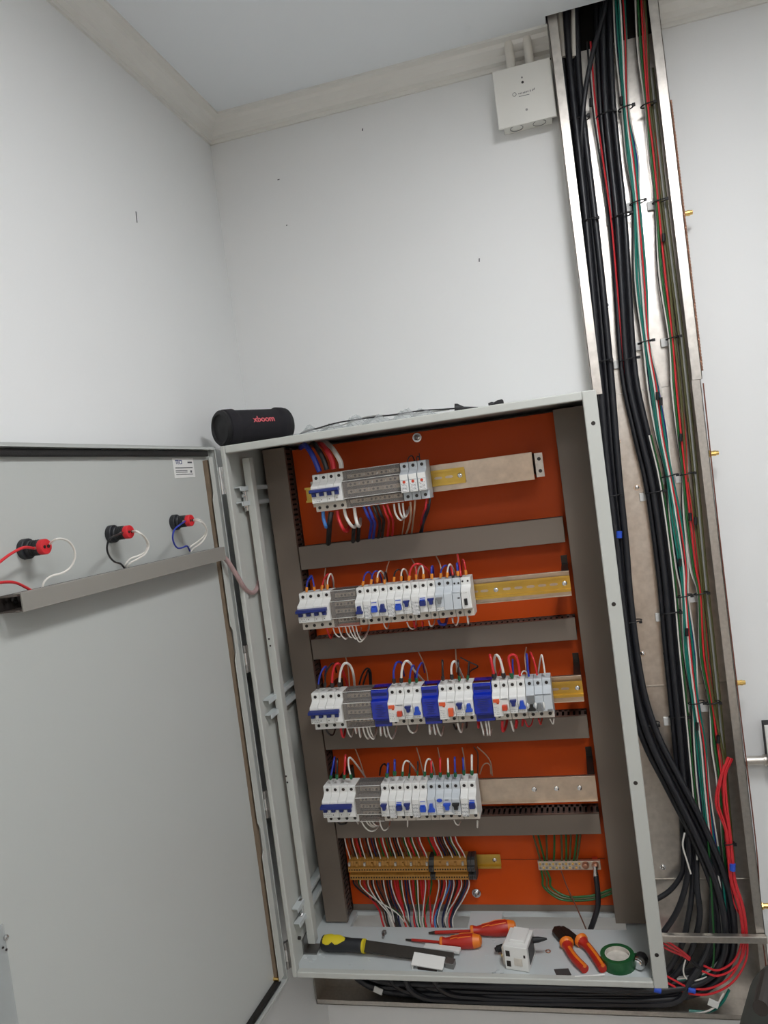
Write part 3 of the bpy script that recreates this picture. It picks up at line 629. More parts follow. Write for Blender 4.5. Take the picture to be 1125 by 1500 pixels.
G1, G2, G3, G4 = ('devices clipped to the top rail', 'devices clipped to the second rail', 'devices clipped to the third rail', 'devices clipped to the fourth rail')
Z1, Z2, Z3, Z4 = 1.0285, 0.7650, 0.5335, 0.3165
# row one
a, e = XT(456.8, 697), XT(501.5, 692)
Dev(a, e, Z1, 4, 'four-pole white breaker with blue bar handle at left of top row', group=G1, lower='mcb_warm').bar4()
f0 = XT(585.5, 682); f1 = XT(624, 678)
dist_block(e+0.0005, f0-0.0005, Z1, 11, 'long clear-covered distribution block in the top breaker row', G1)
fw = (f1-f0)/3
for k, nm in enumerate(('left', 'middle', 'right')):
    x0 = f0+fw*k; dv = Dev(x0+0.0002, x0+fw-0.0002, Z1, 1, f'grey fuse holder with striped label, {nm} of three at end of top row', 'fuse_holder', 'fuse holder', G1, 'mcb_grey', 'mcb_grey')
    dv.front(0.06, 0.94, 0.0455, 0.0575, 'mcb', 'upper_cap', 0.058, 0.0675, 0.0008)
    fd = dv.front(0.08, 0.92, 0.0185, 0.0440, 'mcb', 'fuse_drawer', 0.0655, 0.0695, 0.0012)
    dv.front(0.2, 0.84, 0.0200, 0.0385, 'print', 'printed_label', 0.0692, 0.0699)
    c = Vector((x0+fw*0.52, YR-0.0695, Z1+0.0412)); MB().lathe([(0, 0.0034), (0.0008, 0.003)], c, (0, -1, 0), 10).build('red_lens', 'red_btn', dv.t)
# row two
def row(zb, py0, py1, pxa, pxb, specs):
    for s in specs:
        x0, x1 = XT(s[0], py0+(py1-py0)*(s[0]-pxa)/(pxb-pxa)), XT(s[1], py0+(py1-py0)*(s[1]-pxa)/(pxb-pxa))
        s[2](x0+0.0002, x1-0.0002)

def aux(a, e):
    d = Dev(a, e, Z2, 1, 'narrow grey auxiliary module with two small screws in second row', 'auxiliary_module', 'auxiliary module', G2, 'mcb_grey', topscrew=False)
    for q in (0.25, 0.75):
        c = Vector((a+(e-a)*q, YR-0.0442, Z2+0.073)); MB().cyl(c+Vector((0, 0.001, 0)), c+Vector((0, -0.0004, 0)), 0.0022, 10).build('small_screw', 'hole', d.t)
    d.front(0.1, 0.95, 0.0560, 0.0565, 'ink', 'print_line'); d.front(0.62, 0.9, 0.043, 0.0455, 'hole', 'indicator_dot'); return d
def timer(a, e):
    d = Dev(a, e, Z2, 1, 'white rounded time switch with black slot toggle at end of second row', 'time_switch', 'time switch', G2, 'plastic_white', topscrew=False)
    d.front(0.05, 0.85, 0.020, 0.060, 'plastic_white', 'front_cover', 0.0655, 0.0690, 0.0015)
    d.front(0.32, 0.62, 0.0285, 0.0425, 'black_btn', 'slot_toggle', 0.0685, 0.0725, 0.0008)
    d.front(0.12, 0.72, 0.0535, 0.0565, 'print_fine', 'printed_label', 0.0688, 0.0694)
    for q in (0.2, 0.72):
        c = Vector((a+(e-a)*q, YR-0.0442, Z2+0.076)); MB().cyl(c+Vector((0, 0.001, 0)), c+Vector((0, -0.0004, 0)), 0.0022, 10).build('small_screw', 'hole', d.t)
    return d
row(Z2, 876, 848, 438, 688, [
 (438, 484.3, lambda a, e: Dev(a, e, Z2, 4, 'four-pole white breaker with blue bar handle at left of second row', group=G2).bar4()),
 (484.3, 521.5, lambda a, e: dist_block(a, e, Z2, 5, 'short clear-covered distribution block in the second breaker row', G2)),
 (521.5, 533, lambda a, e: Dev(a, e, Z2, 1, 'single-pole breaker, switched down, next to second row distribution block', group=G2).toggle(0, False, 'navy')),
 (533, 555, lambda a, e: Dev(a, e, Z2, 2, 'white residual current unit with printed label, first in second row', 'residual_current_unit', 'residual current unit', G2).rcbo(False)),
 (555, 567, lambda a, e: Dev(a, e, Z2, 1, 'single-pole breaker, switched down, between first and second residual units of second row', group=G2).toggle(0, False, 'navy')),
 (567, 590, lambda a, e: Dev(a, e, Z2, 2, 'white residual current unit with printed label, second in second row', 'residual_current_unit', 'residual current unit', G2).rcbo(False)),
 (590, 602, lambda a, e: Dev(a, e, Z2, 1, 'single-pole breaker, navy toggle up, left of third residual unit of second row', group=G2).toggle(0, True, 'navy')),
 (602, 625.5, lambda a, e: Dev(a, e, Z2, 2, 'white residual current unit with printed label, third in second row', 'residual_current_unit', 'residual current unit', G2).rcbo(True)),
 (625.5, 637, lambda a, e: Dev(a, e, Z2, 1, 'single-pole breaker, navy toggle up, left of grey-toggle switch in second row', group=G2).toggle(0, True, 'navy')),
 (637, 662, lambda a, e: Dev(a, e, Z2, 2, 'two-pole residual current switch with grey toggle in second row', 'residual_current_switch', 'residual current switch', G2, 'mcb_grey').toggle(0, True, 'grey_btn', False)),
 (662, 674, lambda a, e: aux(a, e)),
 (674, 689, lambda a, e: timer(a, e)),
])

# row three
def two(a, e, lab, z, g):
    d = Dev(a, e, z, 2, lab, group=g); d.toggle(0, True, 'navy'); d.toggle(1, False, 'blue'); return d
def three(a, e):
    d = Dev(a, e, Z3, 3, 'three-module grey residual switch with grey toggles at end of third row', 'residual_current_switch', 'residual current switch', G3, 'mcb_grey')
    d.front(0.03, 0.32, 0.0375, 0.0560, 'grey_btn', 'test_cover', 0.0655, 0.0668, 0.0005)
    w = d.w
    d.poly(a+w*0.55, [(-0.008, 0.0245), (0.008, 0.0245), (0.0078, 0.0285), (0.0035, 0.031), (0.0035, 0.0375), (-0.0035, 0.0375), (-0.0035, 0.031), (-0.0078, 0.0285)], 'black_btn', 'toggle', 0.066, 0.0745)
    d.poly(a+w*1.5, [(-0.007, 0.0245), (0.007, 0.0245), (0.007, 0.0285), (0.0042, 0.031), (0.0042, 0.0395), (-0.0042, 0.0395), (-0.0042, 0.031), (-0.007, 0.0285)], 'grey_btn', 'toggle', 0.066, 0.0745)
    for q in (0.1, 1.0, 1.95):
        c = Vector((a+w*q, YR-0.0662, Z3+0.033)); MB().lathe([(-0.0075, 0.001), (-0.005, 0.0026), (0.005, 0.0026), (0.0075, 0.001)], c, (0, 0, 1), 10).build('toggle_guard', 'mcb', d.t, smooth=True)
    d.front(0.36, 0.97, 0.0558, 0.0570, 'ink', 'print_line'); d.front(0.78, 0.97, 0.0205, 0.0245, 'grey_btn', 'reset_button', 0.066, 0.068); d.front(0.05, 0.6, 0.019, 0.0215, 'print_fine', 'printed_label'); return d
row(Z3, 1022, 997, 456, 808, [
 (456, 502.3, lambda a, e: Dev(a, e, Z3, 4, 'four-pole white breaker with blue bar handle at left of third row', group=G3, lower='mcb').bar4()),
 (502.6, 544, lambda a, e: dist_block(a, e, Z3, 5, 'short clear-covered distribution block in the third breaker row', G3)),
 (544.2, 568.4, lambda a, e: blue_block(a, e, Z3, 'translucent blue terminal block, first from the left in third row', G3)),
 (568.6, 592, lambda a, e: Dev(a, e, Z3, 2, 'residual current unit with orange buttons, first from left in third row', 'residual_current_unit', 'residual current unit', G3).rcd()),
 (592, 617.3, lambda a, e: two(a, e, 'two-pole breaker with blue toggles left of the second blue block', Z3, G3)),
 (617.5, 641.5, lambda a, e: blue_block(a, e, Z3, 'translucent blue terminal block, middle one of third row', G3)),
 (641.8, 666, lambda a, e: Dev(a, e, Z3, 2, 'residual current unit with long orange toggle, middle one of third row', 'residual_current_unit', 'residual current unit', G3).rcd(True)),
 (666, 692.3, lambda a, e: two(a, e, 'two-pole breaker with blue toggles left of the third blue block', Z3, G3)),
 (692.5, 719.5, lambda a, e: blue_block(a, e, Z3, 'translucent blue terminal block, rightmost of third row', G3)),
 (719.8, 743.8, lambda a, e: Dev(a, e, Z3, 2, 'residual current unit with orange buttons, rightmost of third row', 'residual_current_unit', 'residual current unit', G3).rcd()),
 (744, 768.7, lambda a, e: two(a, e, 'two-pole breaker with blue toggles beside the grey switch ending third row', Z3, G3)),
 (768.8, 806.5, three),
])
# row four
def combi(a, e):
    d = Dev(a, e, Z4, 3, 'three-module combined switch with blue and black toggles in fourth row', 'combined_switch', 'residual current switch', G4, 'mcb_grey')
    w = d.w; c = Vector((a+w*0.55, YR-0.0660, Z4+0.0535))
    MB().prism([(0.0062*math.cos(q), 0.0040*math.sin(q)) for q in [2*math.pi*i/16 for i in range(16)]], c, (1, 0, 0), (0, 0, 1), (0, -0.003, 0)).build('test_button', 'blue', d.t, bevel=0.0006)
    d.poly(a+w*1.42, [(-0.0042, 0.034), (0.0042, 0.034), (0.0045, 0.041), (0.0078, 0.0440), (0.0078, 0.0475), (-0.0078, 0.0475), (-0.0078, 0.0440), (-0.0045, 0.041)], 'blue', 'toggle', 0.066, 0.0745)
    d.poly(a+w*2.48, [(-0.0042, 0.034), (0.0042, 0.034), (0.0045, 0.041), (0.0078, 0.0440), (0.0078, 0.0475), (-0.0078, 0.0475), (-0.0078, 0.0440), (-0.0045, 0.041)], 'black_btn', 'toggle', 0.066, 0.0745)
    d.front(0.40, 0.55, 0.053, 0.0545, 'ink', 'print_line'); d.front(0.04, 0.28, 0.024, 0.045, 'print_fine', 'printed_label'); d.front(0.72, 0.98, 0.0195, 0.029, 'print_fine', 'printed_label')
    MB().prism([(0.011*math.cos(q), 0.006*math.sin(q)) for q in [math.pi*i/10 for i in range(11)]], (a+w*1.45, YR-0.066, Z4+0.0225), (1, 0, 0), (0, 0, 1), (0, -0.002, 0)).build('window_arch', 'plastic_white', d.t); return d
row(Z4, 1153, 1144, 473, 698, [
 (473, 520, lambda a, e: Dev(a, e, Z4, 4, 'four-pole white breaker with blue bar handle at left of fourth row', group=G4, lower='mcb').bar4()),
 (520.3, 556.7, lambda a, e: dist_block(a, e, Z4, 5, 'short clear-covered distribution block in the fourth breaker row', G4)),
 (557, 569, lambda a, e: Dev(a, e, Z4, 1, 'single-pole breaker, navy toggle up, next to fourth row distribution block', group=G4).toggle(0, True, 'navy')),
 (569, 590.7, lambda a, e: Dev(a, e, Z4, 2, 'white residual current unit with printed label, first in fourth row', 'residual_current_unit', 'residual current unit', G4).rcbo(True)),
 (590.7, 602.7, lambda a, e: Dev(a, e, Z4, 1, 'single-pole breaker, navy toggle up, between residual units of fourth row', group=G4).toggle(0, True, 'navy')),
 (602.7, 624.9, lambda a, e: Dev(a, e, Z4, 2, 'white residual current unit with printed label, second in fourth row', 'residual_current_unit', 'residual current unit', G4).rcbo(False)),
 (625, 637, lambda a, e: Dev(a, e, Z4, 1, 'single-pole breaker with low blue toggle, left of combined switch in fourth row', group=G4, body='mcb_grey').toggle(0, False, 'blue', False)),
 (637, 673, combi),
 (673.2, 696.5, lambda a, e: Dev(a, e, Z4, 2, 'white residual current unit with printed label at right end of fourth row', 'residual_current_unit', 'residual current unit', G4).rcbo(True)),
])

# ------------------------------------------------------------------ bottom: terminal strip and earth bar
ZT = 0.1375
ts = thing('mounting_rail', (0.25, DB, ZT-0.0175), 'yellow rail behind the brown terminal strip at bottom of plate', 'mounting rail', 'mounting rails of the breaker rows')
hat = [(-0.0175, 0.0), (-0.0175, -0.001), (-0.0125, -0.001), (-0.0125, 0.0065), (0.0125, 0.0065), (0.0125, -0.001), (0.0175, -0.001), (0.0175, 0.0), (0.0135, 0.0), (0.0135, 0.0075), (-0.0135, 0.0075), (-0.0135, 0.0)]
xe = at(734, 1268, 0.242).x
MB().prism(hat, (0.085, 0.2418, ZT), (0, 0, 1), (0, 1, 0), (xe-0.085, 0, 0)).build('din_rail', 'rail_yellow', ts)
c = at(725, 1263, 0.249); MB().lathe([(0, 0.0055), (0.002, 0.005), (0.0032, 0.003)], Vector((c.x, 0.249, ZT)), (0, -1, 0), 14).build('screw', 'chrome', ts, smooth=True)
YT = 0.241
tp = [(0.0, -0.028), (0.030, -0.028), (0.038, -0.024), (0.038, -0.012), (0.026, -0.009), (0.026, -0.004), (0.044, -0.001), (0.044, 0.010), (0.038, 0.012), (0.034, 0.022), (0.026, 0.026), (0.0, 0.026)]
xa, xm0, xm1, xz = at(511, 1277, 0.2).x, at(628.5, 1276, 0.2).x, at(636.5, 1276, 0.2).x, at(684.5, 1275, 0.2).x
n1, n2 = 31, 13
pitch1, pitch2 = (xm0-xa)/n1, (xz-xm1)/n2
def term(x, p, m, lab, grp, src=None):
    t = thing('terminal_block', (x+p/2, YT, ZT-0.028), lab, 'terminal block', grp)
    g = MB().prism(tp, (x+0.00025, YT, ZT), (0, -1, 0), (0, 0, 1), (p-0.0005, 0, 0)); g.build('housing', m, t)
    for z, d in ((-0.018, 0.038), (0.0045, 0.044)):
        q = Vector((x+p/2, YT-d, ZT+z)); MB().cyl(q+Vector((0, 0.001, 0)), q+Vector((0, -0.0003, 0)), 0.0021, 8).build('screw_hole', 'hole', t)
    return t
TL = lambda k: f'{ordinal(k+1)} brown terminal block from the left in the bottom strip'
first = term(xa, pitch1-0.0, 'terminal_brown', TL(0), 'brown terminal blocks')
for k in range(1, n1): dup(first, (xa+pitch1*(k+0.5), YT, ZT-0.028), TL(k))
for k in range(n2): dup(first, (xm1+pitch2*(k+0.5), YT, ZT-0.028), TL(n1+k))
term(xm0+0.0005, xm1-xm0-0.001, 'terminal_grey', 'dark grey separator between the two brown terminal groups', 'grey terminal pieces')
xs = at(696, 1275, 0.2).x
for k in range(2): term(xz+0.001+(xs-xz)/2*k, (xs-xz)/2-0.0005, 'terminal_grey', ('dark grey terminal right after the last brown terminal', 'dark grey end stop closing the terminal strip on the right')[k], 'grey terminal pieces')
mk = []
for k in range(n1+n2):
    if k % 3 == 0:
        x = xa+pitch1*(k+0.5) if k < n1 else xm1+pitch2*(k-n1+0.5)
        tag(MB().box((x-0.0022, YT-0.0425, ZT+0.0125), (x+0.0022, YT-0.0365, ZT+0.0200)).build('marker_tag', 'terminal_brown' if k % 2 else 'card', None, org=(x, YT-0.04, ZT+0.012)), f'{ordinal(k//3+1)} small marker tag from the left on the brown terminal strip', 'marker tag', 'terminal marker tags')
# earth bar
ex0, ex1 = at(788, 1266, 0.222).x, at(880, 1268, 0.222).x
eb = thing('earth_bar', ((ex0+ex1)/2, DB, 0.125), 'metal earth bar with two rows of screws and green wires', 'earth bar')
MB().box((ex0, 0.222, 0.1255), (ex1, 0.230, 0.1465)).build('bar', 'busbar', eb, bevel=0.0008)
for x in (ex0+0.012, ex1-0.012): MB().box((x-0.006, 0.230, 0.129), (x+0.006, DB-0.0004, 0.143)).build('insulator', 'red_btn', eb)
for k in range(13):
    for z in (0.1315, 0.1405):
        q = Vector((ex0+0.005+0.0075*k, 0.222, z)); MB().lathe([(0, 0.0029), (0.002, 0.0027), (0.0022, 0.001)], q, (0, -1, 0), 8).build('clamp_screw', 'steel' if (k+int(z*1000)) % 2 else 'brass', eb)
for x in (ex1-0.034, ex1-0.012):
    q = Vector((x, 0.222, 0.137)); MB().lathe([(0, 0.0088), (0.002, 0.0088), (0.002, 0.0066), (0.007, 0.0062), (0.008, 0.005)], q, (0, -1, 0), 6 if False else 14).build('bolt', 'copper', eb, smooth=True)

# ------------------------------------------------------------------ wires of the breaker rows
WY = 0.094
def pw(pts, y0=WY):
    out = []; y = y0
    for p in pts:
        if len(p) > 2: y = p[2]
        q = at(p[0], p[1], y)
        if q.z > 1.186: q.z = 1.186
        out.append(q)
    return out
FER = {'o': 'ferrule_orange', 'g': 'ferrule_green', 'k': 'ferrule_black', None: None}
ORD = ['first', 'second', 'third', 'fourth', 'fifth', 'sixth', 'seventh', 'eighth', 'ninth', 'tenth', 'eleventh', 'twelfth', 'thirteenth', 'fourteenth', 'fifteenth', 'sixteenth', 'seventeenth', 'eighteenth', 'nineteenth', 'twentieth']
def bunch(items, where, group, r=0.0017):
    cnt = {}; tot = {}
    for it in items: tot[it[0]] = tot.get(it[0], 0)+1
    names = dict(white='white', red='red', blue='blue', black='black', tan='pale pinkish', lblue='light blue', navyw='dark navy', green='green', brown='brown')
    for it in items:
        c, f, pts = it[0], it[1], it[2]; rr = it[3] if len(it) > 3 else r
        cnt[c] = cnt.get(c, 0)+1
        lab = f'{names[c]} wire {where}' if tot[c] == 1 else f'{ORD[cnt[c]-1]} {names[c]} wire from the left {where}'
        wire(pw(pts), rr, 'w_'+c, lab, group, ferr=FER[f])
def up(x, y, x2, y2, yb=0.2):   # short stub that bends back into the duct above
    return [(x, y), ((x+x2)/2, (y+y2)/2, WY), (x2, y2, WY+0.012), (x2+0.5, y2+3, 0.14), (x2, y2+20, yb)]
bunch([
 ('blue', None, [(468, 691), (462, 676), (455, 662), (447, 652, .13), (441, 643, .18), (438, 636, .21)], .0062),
 ('black', None, [(479, 688), (474, 673), (467, 660), (460, 650, .13), (454, 640, .18), (450, 632, .21)], .0062),
 ('red', None, [(489, 687), (486, 673), (479, 660), (471, 651, .13), (463, 641, .18), (458, 632, .21)], .0060),
 ('white', None, [(500, 686), (499, 677), (493, 666), (486, 656, .12), (477, 645, .17), (470, 634, .21)], .0056)],
 'as a thick feeder curving down into the top row', 'thick feeder wires of the top row')
bunch([
 ('lblue', None, [(473, 748), (474, 760), (477, 770), (478, 772, .11), (480, 772, .15)], .0042),
 ('black', None, [(485, 750), (483, 765), (482, 780, .14), (481, 800, .205)], .0062),
 ('red', None, [(494, 748), (496, 760), (502, 774), (508, 778, .13), (512, 770, .18)], .0040),
 ('white', None, [(504, 744), (507, 757), (514, 769), (520, 772, .12), (523, 764, .17)], .0036),
 ('white', None, [(519, 744), (521, 758), (524, 769), (527, 770, .13), (528, 760, .18)], .0038),
 ('black', None, [(519, 768, .15), (518, 780), (517, 797, .205)], .0050),
 ('black', None, [(526, 766, .16), (525, 780), (524, 797, .208)], .0050),
 ('blue', None, [(533, 742), (539, 756), (544, 765, .12), (543, 776, .16), (540, 795, .21)], .0034),
 ('blue', None, [(540, 742), (545, 756), (549, 766, .12), (548, 777, .16), (546, 795, .21)], .0034),
 ('black', None, [(547, 741), (552, 754), (556, 764, .12), (556, 776, .16), (553, 794, .21)], .0036),
 ('black', None, [(553, 740), (558, 753), (562, 763, .12), (561, 775, .16), (559, 793, .21)], .0036),
 ('red', None, [(561, 740), (565, 752), (569, 761, .11), (569, 772, .16), (567, 792, .21)], .0026),
 ('red', None, [(567, 739), (571, 751), (575, 760, .11), (576, 771, .16), (574, 791, .21)], .0026),
 ('red', None, [(554, 764, .19), (554, 775), (553, 793, .215)], .0022),
 ('white', None, [(577, 738), (579, 751), (584, 760), (589, 761, .11), (592, 754, .16)], .0022),
 ('white', None, [(584, 737), (586, 750), (590, 758), (594, 757, .12), (596, 748, .17)], .0022),
 ('white', None, [(590, 737), (591, 748), (593, 757), (597, 753, .11), (600, 742, .15)], .0022),
 ('tan', None, [(592, 760, .15), (591, 770), (589, 784, .21)], .0016),
 ('tan', None, [(601, 735), (602, 750), (600, 766, .14), (595, 783, .205)], .0022),
 ('tan', None, [(608, 733), (607, 748), (605, 764, .15), (603, 783, .21)], .0022),
 ('red', None, [(625, 730), (623, 745), (620, 753, .12), (616, 770, .2)], .0024),
 ('black', None, [(630, 728), (628, 745), (622, 762, .14), (615, 781, .21)], .0026),
 ('navyw', None, [(626, 738, .12), (622, 755), (618, 781, .21)], .0024)],
 'hanging below the top breaker row', 'wires hanging under the top row')
bunch([
 ('black', None, [(596, 678), (599, 670), (604, 668), (608, 677, .12)], .0013),
 ('black', None, [(609, 677), (611, 669), (614, 670), (616, 677, .12)], .0013),
 ('black', None, [(615, 677), (614.5, 670), (614, 664, .10)], .0011)],
 'looping above the grey fuse holders', 'wires over the fuse holders')
R2 = [
 ('blue', 'o', [(449, 866), (450, 853), (454, 846), (457, 845, .12), (450, 855, .2)]),
 ('blue', 'o', [(460.5, 864), (459, 853), (456, 843, .12), (450, 848, .2)]),
 ('red', 'o', [(471, 863), (474, 850), (479, 842), (483, 842, .12), (487, 851, .15), (489, 866, .19)]),
 ('white', 'o', [(479.7, 862), (480, 850), (483.5, 841), (486.5, 843, .11), (488.5, 852, .13), (489, 864, .16)]),
 ('blue', 'o', [(531.3, 857), (534, 843), (539, 838), (543.5, 841, .12), (546, 849, .15), (548, 860, .18)]),
 ('blue', 'o', [(543.3, 854.5), (546, 841), (551, 836.5), (556, 840, .12), (559, 850, .15), (560, 860, .18)]),
 ('white', 'o', [(552.4, 852), (553.5, 841), (557, 836.5), (561, 839, .12), (564, 846, .15), (568, 857, .18)]),
 ('black', 'o', [(563.2, 854), (563.5, 843), (565, 838, .12), (567, 848, .16), (568, 860, .19)]),
 ('black', 'o', [(577, 851), (578, 840), (583, 834.5), (588, 837, .13), (591, 848, .17), (592, 858, .19)]),
 ('white', 'o', [(587.6, 850), (588, 839), (591, 833.5), (595, 836, .12), (598, 845, .16), (601, 856, .19)]),
 ('red', 'o', [(599, 849.5), (601, 836), (606, 828), (613, 826), (620, 829, .11), (627, 836, .13), (631, 850, .18)], .0022),
 ('red', 'o', [(609.6, 847.5), (609.6, 838), (610, 830, .11), (610, 832, .15), (609, 850, .2)]),
 ('white', 'o', [(620.3, 847), (620, 836), (618, 829.5), (614.5, 831, .12), (612, 840, .14), (611, 855, .18)], .0020),
 ('blue', 'o', [(632.8, 846.5), (632, 837), (632.5, 830, .10), (634.5, 832, .13), (635, 850, .18)], .0022),
 ('blue', 'o', [(645.2, 845.5), (646.5, 835), (651, 829), (656, 829.5, .12), (659, 838, .15), (661, 850, .18)]),
 ('white', 'o', [(655, 844.5), (656, 833), (658.5, 827), (661.5, 829, .11), (664.5, 836, .14), (668, 848, .18)], .0020),
 ('red', 'k', [(664, 848.5), (663, 840), (660.5, 830, .11), (659, 827, .14), (657, 845, .2)]),
 ('blue', 'o', [(671, 842.5), (669.8, 833), (669.3, 826, .10), (671, 828, .13), (671, 850, .19)], .0022),
 ('red', 'k', [(675.5, 848.5), (674.5, 838), (672.5, 825, .12), (670, 812, .19)]),
 ('red', 'o', [(682.6, 841), (681.5, 831), (679.5, 822, .10), (677, 822, .14), (676, 845, .2)]),
 ('tan', None, [(477, 832, .2), (475.5, 845), (477, 862, .2)], .0014),
 ('tan', None, [(570, 822, .2), (566, 836), (568, 856, .19)], .0014),
 ('tan', None, [(602, 817, .215), (607, 826), (610, 840, .2)], .0014),
 ('tan', None, [(638, 813, .21), (645, 828), (648, 850, .19)], .0016),
 ('tan', None, [(669, 810, .21), (671, 825), (673, 848, .18)], .0014)]
bunch(R2, 'arching above the second breaker row', 'wires arching above the second row', .0018)
bunch([
 ('red', None, [(478, 919), (481, 928), (485, 935, .12), (487, 925, .18)], .0020),
 ('white', None, [(488, 920), (491, 928), (497, 933), (501, 928, .15), (503, 918, .19)]),
 ('white', None, [(496, 919), (500, 930), (506, 936), (511, 932, .14), (514, 920, .19)]),
 ('white', None, [(506, 918), (509, 928), (515, 934), (520, 930, .14), (522, 918, .19)]),
 ('white', None, [(511, 917), (515, 928), (521, 936), (526, 931, .14), (529, 920, .19)]),
 ('white', None, [(516, 917), (520, 930), (526, 940), (532, 937), (538, 928, .14), (540, 917, .19)]),
 ('white', None, [(521, 916), (524, 928), (529, 937), (534, 933, .12), (540, 922, .16), (541, 914, .19)]),
 ('white', None, [(561, 908), (563, 916), (566.5, 921), (569, 917, .14), (570, 908, .18)]),
 ('white', None, [(596, 911), (599, 918), (604, 921.5), (608, 919, .13), (610, 908, .18)]),
 ('red', None, [(606, 910), (608, 919, .11), (611, 915, .17)], .0024),
 ('red', None, [(618.5, 910), (619, 918, .10), (620, 912, .17)]),
 ('white', None, [(628, 909), (630, 916), (633, 917), (636, 913, .13), (637.5, 904, .17)]),
 ('blue', None, [(642, 908, .13), (645, 914), (652, 914), (655, 905, .19)], .0034),
 ('white', None, [(662.5, 905), (663.5, 912, .10), (664, 905, .17)]),
 ('white', None, [(671.5, 901), (671, 910), (668, 916, .11), (664, 911, .18)]),
 ('white', None, [(684, 898), (685, 906), (686, 913.5, .10), (687, 905, .18)], .0020)],
 'hanging below the second breaker row', 'wires hanging under the second row', .0015)
bunch([
 ('blue', 'k', [(466, 1008), (468, 992), (473, 980), (478, 977, .12), (476, 990, .2)], .0022),
 ('black', 'k', [(476, 1006), (477, 988), (482, 977), (489, 972, .13), (493, 985, .2)], .0020),
 ('red', 'k', [(486.5, 1006), (487, 988), (490.5, 975), (495, 972), (499, 976, .11), (504, 988, .14), (509, 1005, .17)], .0028),
 ('white', 'k', [(497.3, 1005), (498, 988), (502, 975), (507, 971.5), (513, 975, .11), (517.5, 987, .12), (519.5, 1005, .15)], .0028),
 ('tan', None, [(506, 962, .21), (510, 978), (512, 1005, .19)], .0016),
 ('black', None, [(526, 1003, .19), (531, 987), (538, 979), (543, 985), (544, 1003, .2)], .0022),
 ('black', None, [(532, 1003, .2), (536, 990), (540, 982), (542, 1003, .2)], .0022),
 ('blue', 'k', [(577.2, 1000), (576.5, 984), (580, 972), (585, 969.5, .11), (589, 973, .14), (592, 990, .2)], .0024),
 ('white', 'k', [(587.6, 999), (588.5, 983), (592, 971), (597, 968.5), (602, 973, .11), (606, 981, .13), (613, 989, .16), (621, 998, .2)], .0026),
 ('blue', 'g', [(600, 1000), (601, 986), (604, 976, .10), (607, 977, .13), (608, 995, .18)], .0020),
 ('blue', 'g', [(610, 999), (611, 985), (614, 976, .10), (619, 971, .13), (622, 985, .19)], .0020),
 ('tan', None, [(613, 955, .21), (620, 970), (625, 984), (627, 998, .19)], .0015),
 ('black', 'k', up(649, 996, 648, 968), .0022),
 ('white', 'k', [(662, 994), (661, 979), (663.5, 970), (667, 969.5, .10), (671, 976, .13), (676, 987, .16), (680, 996, .18)], .0024),
 ('black', 'g', up(673, 996, 671, 968), .0020), ('black', 'g', up(685, 995, 687, 970), .0018),
 ('black', None, [(674, 963, .22), (688, 970), (700, 976), (692, 981), (687, 985, .2)], .0018),
 ('tan', None, [(667, 948, .21), (668, 962), (669, 985, .2)], .0016),
 ('red', 'k', [(724.5, 993), (722, 980), (718.5, 963, .10), (718, 962, .12), (724, 990, .2)], .0030),
 ('white', 'k', [(738, 992), (736, 979), (732, 965), (727.5, 959.5), (724.5, 963, .11), (724, 975, .13), (727, 992, .17)], .0028),
 ('red', None, [(729, 990, .17), (733, 980), (735, 965, .2)], .0020),
 ('red', 'g', [(750, 992), (747.5, 978), (745, 964), (749.5, 959), (755.5, 961), (759.5, 973), (761.5, 990)], .0026),
 ('blue', None, [(752, 988, .14), (751, 976), (751, 966, .16)], .0018),
 ('white', None, [(763, 989, .11), (766, 983.5), (770, 983.5), (773.5, 989, .12)], .0014),
 ('blue', None, [(774.6, 991), (773, 977), (771.8, 961, .10), (771, 961, .12), (773, 990, .2)], .0022),
 ('tan', None, [(771, 948, .21), (769, 962), (771, 985, .19)], .0014),
 ('red', None, [(786.8, 989), (784, 975), (780, 962, .10), (776, 957, .13), (776, 985, .2)], .0020),
 ('white', None, [(798.5, 989), (796.5, 974), (793.5, 959.5), (791, 968, .11), (788, 989, .14)], .0018)],
 'arching above the third breaker row', 'wires arching above the third row')
